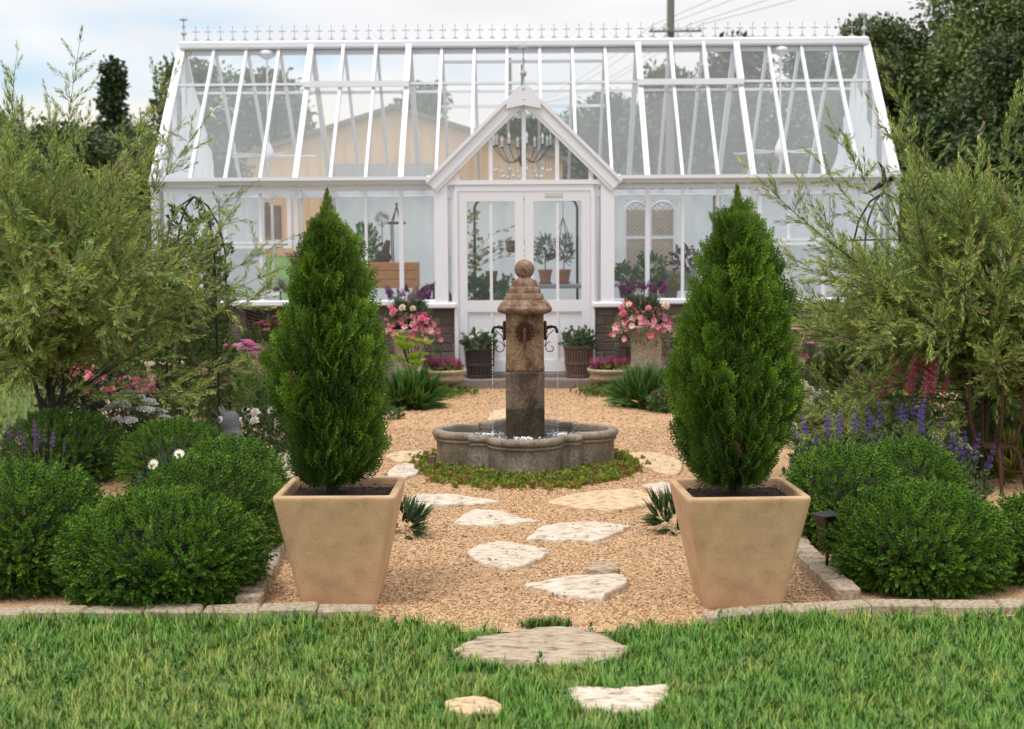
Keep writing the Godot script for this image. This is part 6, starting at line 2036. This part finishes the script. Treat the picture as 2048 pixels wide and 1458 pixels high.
	for i in 9000:
		var a := rf(0, TAU)
		var r := sqrt(rng.randf())
		var p := Vector2(cos(a) * r * 0.88, 9.92 - sin(a) * r * 1.14)
		var dx := Vector2(p.x, 10.0 - p.y)
		if dx.length() < quatrefoil(atan2(-dx.y, dx.x)) + 0.035 or p.y > 10.9:
			continue
		var n := nz.get_noise_2d(p.x * 2, p.y * 2)
		if r > 0.86 + n * 0.35:
			continue
		xs.append(Transform3D(aim(Vector3(rf(-0.5, 0.5), 1, rf(-0.5, 0.5)), rf(0, TAU), rf(0.9, 1.9)), V(p.x, rf(0.003, 0.024) * (1.1 - r * 0.7) * (1.2 + n), p.y)))
		var c := mixc(Color(0.10, 0.17, 0.02), Color(0.27, 0.30, 0.035), clampf(0.5 + n * 1.2 + rf(-0.3, 0.3), 0, 1), 0.2)
		if rng.randf() < clampf(0.04 + n * 0.3 + 0.15 * (r - 0.6), 0.01, 0.2):
			c = mixc(Color(0.24, 0.09, 0.03), Color(0.33, 0.15, 0.06), rng.randf())
		cs.append(c)
	t = thing("stonecrop", "low yellow-green and red stonecrop ringing the fountain basin", "ground cover", Vector3.ZERO)
	t.set_meta("kind", "stuff")
	many(t, "rosettes", K.stonecrop, M.dull, xs, cs)
	for s in [-1, 1]:
		xs = []
		cs = []
		for i in 380:
			xs.append(Transform3D(aim(Vector3(rf(-0.5, 0.5), 1, rf(-0.5, 0.5)), rf(0, TAU), rf(1.5, 2.6)), V(s * (0.92 + rng.randfn() * 0.16), rf(0.01, 0.04), 14.75 + rng.randfn() * 0.18)))
			cs.append(mixc(Color(0.07, 0.13, 0.02), Color(0.20, 0.27, 0.04), rng.randf()))
		t = thing("creeping_mat", "low green creeping mat under the %s fluted bowl" % ["left", "right"][(s + 1) / 2], "ground cover", Vector3.ZERO)
		t.set_meta("kind", "stuff")
		many(t, "rosettes", K.stonecrop, M.dull, xs, cs)


func backdrop() -> void:
	rng.seed = 900
	tan_building()
	lines()
	var dk := [Color(0.018, 0.040, 0.010), Color(0.055, 0.095, 0.022)]
	var md := [Color(0.035, 0.065, 0.016), Color(0.10, 0.135, 0.035)]
	var lt := [Color(0.055, 0.085, 0.022), Color(0.14, 0.165, 0.05)]
	tree("maple_tree", "tall light-topped tree rising right of the glasshouse roof end", 7.4, 29.0, 1.5, 6.0, 1.5, 2200, md[0], lt[1], 0.24)
	tree("maple_tree", "big dark tree filling the top right corner", 9.7, 28.0, 1.6, 7.6, 2.3, 5600, md[0], Color(0.19, 0.235, 0.06), 0.25)
	tree("maple_tree", "dense dark tree at the right edge behind the willow", 8.6, 24.0, 0.2, 4.9, 1.9, 4800, dk[0], md[1], 0.24)
	tree("maple_tree", "dark undergrowth tree just right of the glasshouse end wall", 6.9, 24.5, 0.1, 3.6, 1.15, 2300, dk[0], dk[1], 0.23)
	var row := [[2.6, 47, 6.3, 1.9], [4.9, 46, 7.0, 1.8], [7.3, 48, 8.2, 2.0], [9.5, 46, 7.7, 1.9], [11.7, 47, 8.6, 2.2], [13.8, 45, 8.4, 2.0]]
	var say := ["first tree right of the tan building", "second tree right of the tan building", "third tree from the tan building, with a peaked crown", "fourth tree from the tan building, behind the right roof vent", "fifth tree from the tan building, tall and broad", "sixth tree from the tan building, behind the right roof end"]
	for i in row.size():
		tree("oak_tree", say[i], row[i][0], row[i][1], 0.4, row[i][2], row[i][3], 1100, md[0], md[1], 0.5)
	row = [[-12.6, 44, 5.2, 1.8], [-10.3, 45, 7.2, 2.0], [-8.2, 46, 7.0, 1.8], [-3.9, 52, 7.2, 1.5], [-0.2, 50, 5.9, 1.7], [-15.8, 42, 5.2, 2.2]]
	say = ["round-topped tree seen through the left end of the glass roof", "tallest tree seen through the left glass roof", "tree touching the left slope of the tan building's roof", "small treetop above the peak of the tan building", "low tree behind the porch gable", "tree behind the left willow, farthest left of the far row"]
	for i in row.size():
		tree("oak_tree", say[i], row[i][0], row[i][1], 0.4, row[i][2], row[i][3], 1000, md[0], md[1], 0.5)
	tree("spruce_tree", "dark spruce top poking above the left willow", -10.15, 35, 0.5, 6.15, 0.6, 600, dk[0], md[0], 0.3, true)
	row = [[-10.6, 27, 3.9, 1.7], [-8.2, 26, 3.9, 1.6], [-6.4, 27, 3.9, 1.3], [-12.8, 28, 4.1, 1.8]]
	say = ["dark tree behind the left willow, second from the left edge", "dark tree behind the middle of the left willow", "dark tree beside the left glasshouse end", "dark tree at the left edge behind the willow"]
	for i in row.size():
		tree("maple_tree", say[i], row[i][0], row[i][1], 0.1, row[i][2] - 0.25, row[i][3], 2000, md[0], md[1], 0.27)
	var xs := []
	var cs := []
	for i in 5200:
		var a := rf(-0.75, 0.75)
		var d := rf(70, 84)
		var top := 4.6 + 1.6 * sin(a * 23.0) + 1.1 * sin(a * 57.0)
		xs.append(Transform3D(aim(rdir(0.3), rf(0, TAU), rf(0.9, 1.6)), V(sin(a) * d, top * sqrt(rng.randf()), cos(a) * d)))
		cs.append(mixc(md[0], md[1], rng.randf()))
	var t := thing("far_woods", "distant woods closing the view behind the garden", "woods", Vector3.ZERO)
	t.set_meta("kind", "stuff")
	many(t, "leaves", K.clump, M.leafy, xs, cs)


func _ready() -> void:
	rng.seed = 20
	# camera, sky, sun, exposure
	var cam := Camera3D.new()
	cam.name = "camera"
	add_child(cam)
	cam.fov = 29.18
	cam.near = 0.1
	cam.far = 400.0
	cam.position = Vector3(0, 1.55, 0)
	cam.rotation = Vector3(-atan(232.0 / 2800.0), atan(26.0 / 2800.0), -deg_to_rad(0.35))
	var at := CameraAttributesPhysical.new()
	at.frustum_focal_length = 46.1
	at.frustum_focus_distance = 7.2
	at.exposure_aperture = 3.4
	cam.attributes = at
	cam.fov = 29.18
	cam.current = true
	var env := Environment.new()
	env.background_mode = Environment.BG_SKY
	var sky := Sky.new()
	var sm := PanoramaSkyMaterial.new()
	sm.panorama = ImageTexture.create_from_image(sky_image())
	sky.sky_material = sm
	env.sky = sky
	env.tonemap_mode = Environment.TONE_MAPPER_LINEAR
	env.tonemap_exposure = 1.08
	env.sdfgi_enabled = true
	env.ssao_enabled = true
	env.ssil_enabled = true
	var we := WorldEnvironment.new()
	we.name = "world_environment"
	we.environment = env
	add_child(we)
	var sun := DirectionalLight3D.new()
	sun.name = "sun"
	sun.light_energy = 0.58
	sun.light_angular_distance = 14.0
	sun.light_color = Color(1.0, 0.97, 0.93)
	sun.shadow_enabled = true
	add_child(sun)
	sun.look_at_from_position(Vector3(-2.6, 9.0, 2.6), Vector3.ZERO)
	make_materials()
	make_sprigs()

	# ground
	var g := Geo.new()
	g.quad(V(-200, 0, -60), V(200, 0, -60), V(200, 0, 330), V(-200, 0, 330), Vector3.UP)
	setting("lawn", g.mesh(), M.lawn)
	ground_patch([Vector2(-0.62, 5.60), Vector2(-0.3, 5.56), Vector2(0.4, 5.55), Vector2(0.77, 5.60), Vector2(1.1, 5.74), Vector2(3.2, 5.80), Vector2(4.2, 9.0), Vector2(4.4, 12.0), Vector2(4.6, 15.5), Vector2(-4.6, 15.5), Vector2(-4.3, 12.0), Vector2(-4.1, 9.0), Vector2(-3.2, 5.76)], 0.004, M.gravel, "gravel_path")
	g = Geo.new()                                             # the field rises behind the glasshouse
	for x in [-60, -20, 20]:
		g.quad(V(x, -0.01, 20.5), V(x + 40, -0.01, 20.5), V(x + 40, 1.40, 32.0), V(x, 1.40, 32.0), Vector3(0, 0.99, 0.12))
		g.quad(V(x, 1.40, 32.0), V(x + 40, 1.40, 32.0), V(x + 40, 1.45, 120.0), V(x, 1.45, 120.0), Vector3.UP)
	setting("grass_bank", g.mesh(), M.bank)
	ground_patch([Vector2(-14, 32.3), Vector2(3.0, 32.3), Vector2(3.0, 34.9), Vector2(-14, 34.9)], 1.42, M.gravel, "driveway")
	g = Geo.new()
	g.stone(Vector3.ZERO, Vector3(2.5, 0.14, 0.5), 0.012)
	setting("stone_step", g.mesh(), M.slab, V(0, 0.04, 15.65))

	# stepping stones
	flagstone("small warm flagstone in the grass at the bottom", [Vector2(-0.28, 4.63), Vector2(-0.25, 4.67), Vector2(-0.16, 4.69), Vector2(-0.09, 4.63), Vector2(-0.08, 4.57), Vector2(-0.11, 4.51), Vector2(-0.20, 4.50), Vector2(-0.26, 4.55)], 0.022, M.flag_warm)
	flagstone("pale flagstone with a notched edge in the grass at the bottom", [Vector2(0.12, 4.76), Vector2(0.17, 4.78), Vector2(0.31, 4.76), Vector2(0.41, 4.78), Vector2(0.50, 4.80), Vector2(0.48, 4.67), Vector2(0.41, 4.55), Vector2(0.30, 4.52), Vector2(0.18, 4.58)], 0.025, M.flag)
	flagstone("largest grey flagstone where the grass meets the gravel", [Vector2(-0.29, 5.26), Vector2(-0.20, 5.40), Vector2(-0.05, 5.49), Vector2(0.08, 5.57), Vector2(0.20, 5.56), Vector2(0.29, 5.46), Vector2(0.39, 5.29), Vector2(0.40, 5.21), Vector2(0.27, 5.08), Vector2(0.09, 5.05), Vector2(-0.10, 5.07), Vector2(-0.21, 5.11)], 0.025, M.flag_grey)
	flagstone("thick wedge-shaped flagstone with a broken edge", [Vector2(-0.02, 6.29), Vector2(0.16, 6.40), Vector2(0.43, 6.44), Vector2(0.47, 6.33), Vector2(0.45, 6.22), Vector2(0.37, 6.11), Vector2(0.33, 6.00), Vector2(0.19, 6.06)], 0.034, M.flag, 0.035)
	flagstone("small rounded grey stone behind the wedge-shaped flagstone", [Vector2(0.28, 6.47), Vector2(0.32, 6.60), Vector2(0.37, 6.63), Vector2(0.42, 6.60), Vector2(0.44, 6.47), Vector2(0.36, 6.45)], 0.05, M.flag_grey)
	flagstone("cracked oval flagstone in the middle of the path", [Vector2(-0.30, 6.95), Vector2(-0.24, 7.15), Vector2(-0.14, 7.25), Vector2(0.02, 7.12), Vector2(0.13, 7.00), Vector2(0.08, 6.83), Vector2(-0.03, 6.66), Vector2(-0.13, 6.62), Vector2(-0.22, 6.73)], 0.025, M.flag)
	flagstone("wide pale flagstone right of the path's middle line", [Vector2(0.01, 7.30), Vector2(0.06, 7.58), Vector2(0.19, 7.70), Vector2(0.39, 7.75), Vector2(0.58, 7.63), Vector2(0.50, 7.47), Vector2(0.38, 7.24), Vector2(0.18, 7.28)], 0.025, M.flag)
	flagstone("pointed flagstone left of the path's middle line", [Vector2(-0.40, 7.74), Vector2(-0.37, 7.98), Vector2(-0.30, 8.16), Vector2(-0.15, 8.10), Vector2(-0.02, 7.88), Vector2(0.07, 7.79), Vector2(-0.09, 7.72), Vector2(-0.23, 7.67)], 0.022, M.flag)
	flagstone("long flagstone at the left front edge of the stonecrop", [Vector2(-0.74, 8.44), Vector2(-0.69, 8.65), Vector2(-0.50, 8.66), Vector2(-0.31, 8.53), Vector2(-0.16, 8.39), Vector2(-0.36, 8.31), Vector2(-0.57, 8.27), Vector2(-0.69, 8.32)], 0.025, M.flag)
	flagstone("broad yellowish flagstone at the right front edge of the stonecrop", [Vector2(0.14, 8.36), Vector2(0.24, 8.55), Vector2(0.44, 8.71), Vector2(0.68, 8.79), Vector2(0.83, 8.45), Vector2(0.71, 8.23), Vector2(0.49, 8.08), Vector2(0.29, 8.18)], 0.03, M.flag_warm)
	flagstone("flagstone half hidden behind the right planter", [Vector2(0.76, 8.94), Vector2(0.91, 9.09), Vector2(0.99, 8.84), Vector2(0.95, 8.60), Vector2(0.83, 8.68)], 0.025, M.flag)
	flagstone("warm flagstone right of the fountain basin", [Vector2(0.72, 10.3), Vector2(0.85, 10.46), Vector2(1.03, 10.35), Vector2(1.12, 9.9), Vector2(1.04, 9.44), Vector2(0.90, 9.46), Vector2(0.83, 9.8)], 0.025, M.flag_warm)
	flagstone("pale flagstone left of the fountain beside the brown block", [Vector2(-0.94, 9.74), Vector2(-0.86, 9.94), Vector2(-0.75, 9.82), Vector2(-0.74, 9.45), Vector2(-0.83, 9.28), Vector2(-0.94, 9.39)], 0.025, M.flag)
	flagstone("flagstone farther left of the fountain by the conifer", [Vector2(-1.05, 10.26), Vector2(-0.97, 10.52), Vector2(-0.78, 10.56), Vector2(-0.72, 10.40), Vector2(-0.76, 10.11), Vector2(-0.93, 10.01)], 0.025, M.flag_warm)
	flagstone("small flagstone behind the fountain pillar", [Vector2(-0.34, 12.49), Vector2(-0.31, 13.11), Vector2(-0.17, 13.39), Vector2(-0.08, 12.98), Vector2(-0.12, 12.41)], 0.025, M.flag_warm)

	edging("concrete edging along the grass left of the path", [Vector2(-3.1, 5.76), Vector2(-1.6, 5.76), Vector2(-0.64, 5.80)], 0.055, 0.27, 0.10)
	edging("concrete edging along the grass right of the path", [Vector2(0.73, 5.66), Vector2(1.12, 5.78), Vector2(1.45, 5.84), Vector2(3.1, 5.86)], 0.050, 0.27, 0.10)
	edging("small-block edging running back beside the left bed", [Vector2(-1.20, 5.92), Vector2(-1.27, 6.8), Vector2(-1.36, 7.8), Vector2(-1.55, 9.0), Vector2(-1.88, 10.8)], 0.07, 0.095, 0.115)
	edging("small-block edging running back beside the right bed", [Vector2(1.40, 6.00), Vector2(1.37, 6.8), Vector2(1.42, 7.8), Vector2(1.50, 9.0)], 0.07, 0.095, 0.115)

	glasshouse()
	inside()
	rng.seed = 30
	fountain()
	planter("square planter on the left of the path holding a conifer", -0.815, 6.13, 0.0)
	planter("square planter on the right of the path holding a conifer", 0.925, 6.06, 0.05)
	urn("tall stone urn of pink flowers left of the door", -1.24, 15.0, 0.97)
	urn("tall stone urn of pink flowers right of the door", 1.31, 15.1, 1.0)
	urn_flowers("mound of pink flowers and lavender in the left urn", V(-1.24, 0.68, 15.0), 61)
	urn_flowers("mound of pink flowers and lavender in the right urn", V(1.27, 0.70, 15.1), 62)
	bowl("fluted stone bowl left of the step", -0.885, 15.05, "pink heather and yellow-green stonecrop in the left fluted bowl", 63)
	bowl("fluted stone bowl right of the step", 0.925, 15.05, "pink heather and yellow-green stonecrop in the right fluted bowl", 64)
	basket("dark grey wicker basket left of the doors", -0.505, 15.6, 0.165, 0.34, M.wicker_dark, "white flowers in the dark wicker basket", true)
	basket("brown wicker basket right of the doors", 0.60, 15.6, 0.160, 0.36, M.wicker_brown, "leafy plant with few white blooms in the brown wicker basket", false)
	owl().scale = Vector3.ONE * 0.94
	iron_stand()
	solar_light()
	obelisk("black iron obelisk with a bird on top behind the right willow", 2.80, 11.0, true)
	obelisk("black iron obelisk overgrown by a climber behind the left willow", -2.58, 11.0, false)
	var t := thing("brown_block", "small brown block standing at the left of the fountain basin", "block", V(-0.655, 0, 9.72))
	block(t, "block_body", Vector3(-0.024, 0, -0.02), Vector3(0.024, 0.105, 0.02), M.clay_brown, 0.004)
	t = thing("tall_tan_pot", "tall tapered tan pot behind the magenta blooms on the left", "pot", V(-3.42, 0, 13.2))
	g = Geo.new()
	g.lathe([Vector2(0, 0), Vector2(0.11, 0), Vector2(0.12, 0.01), Vector2(0.165, 0.46), Vector2(0.165, 0.46), Vector2(0.18, 0.465), Vector2(0.182, 0.50), Vector2(0.16, 0.50), Vector2(0.15, 0.42), Vector2(0, 0.42)], 28)
	part(t, "pot_body", g.mesh(), M.urn)
	t = thing("stone_pot", "low pale stone pot behind the pink yarrow on the left", "pot", V(-3.02, 0, 13.8))
	g = Geo.new()
	g.lathe([Vector2(0, 0), Vector2(0.12, 0), Vector2(0.17, 0.2), Vector2(0.18, 0.33), Vector2(0.21, 0.35), Vector2(0.21, 0.39), Vector2(0.18, 0.39), Vector2(0.16, 0.3), Vector2(0, 0.3)], 28)
	part(t, "pot_body", g.mesh(), M.urn)
	plants()
	rng.seed = 50
	lawn_and_gravel()
	backdrop()
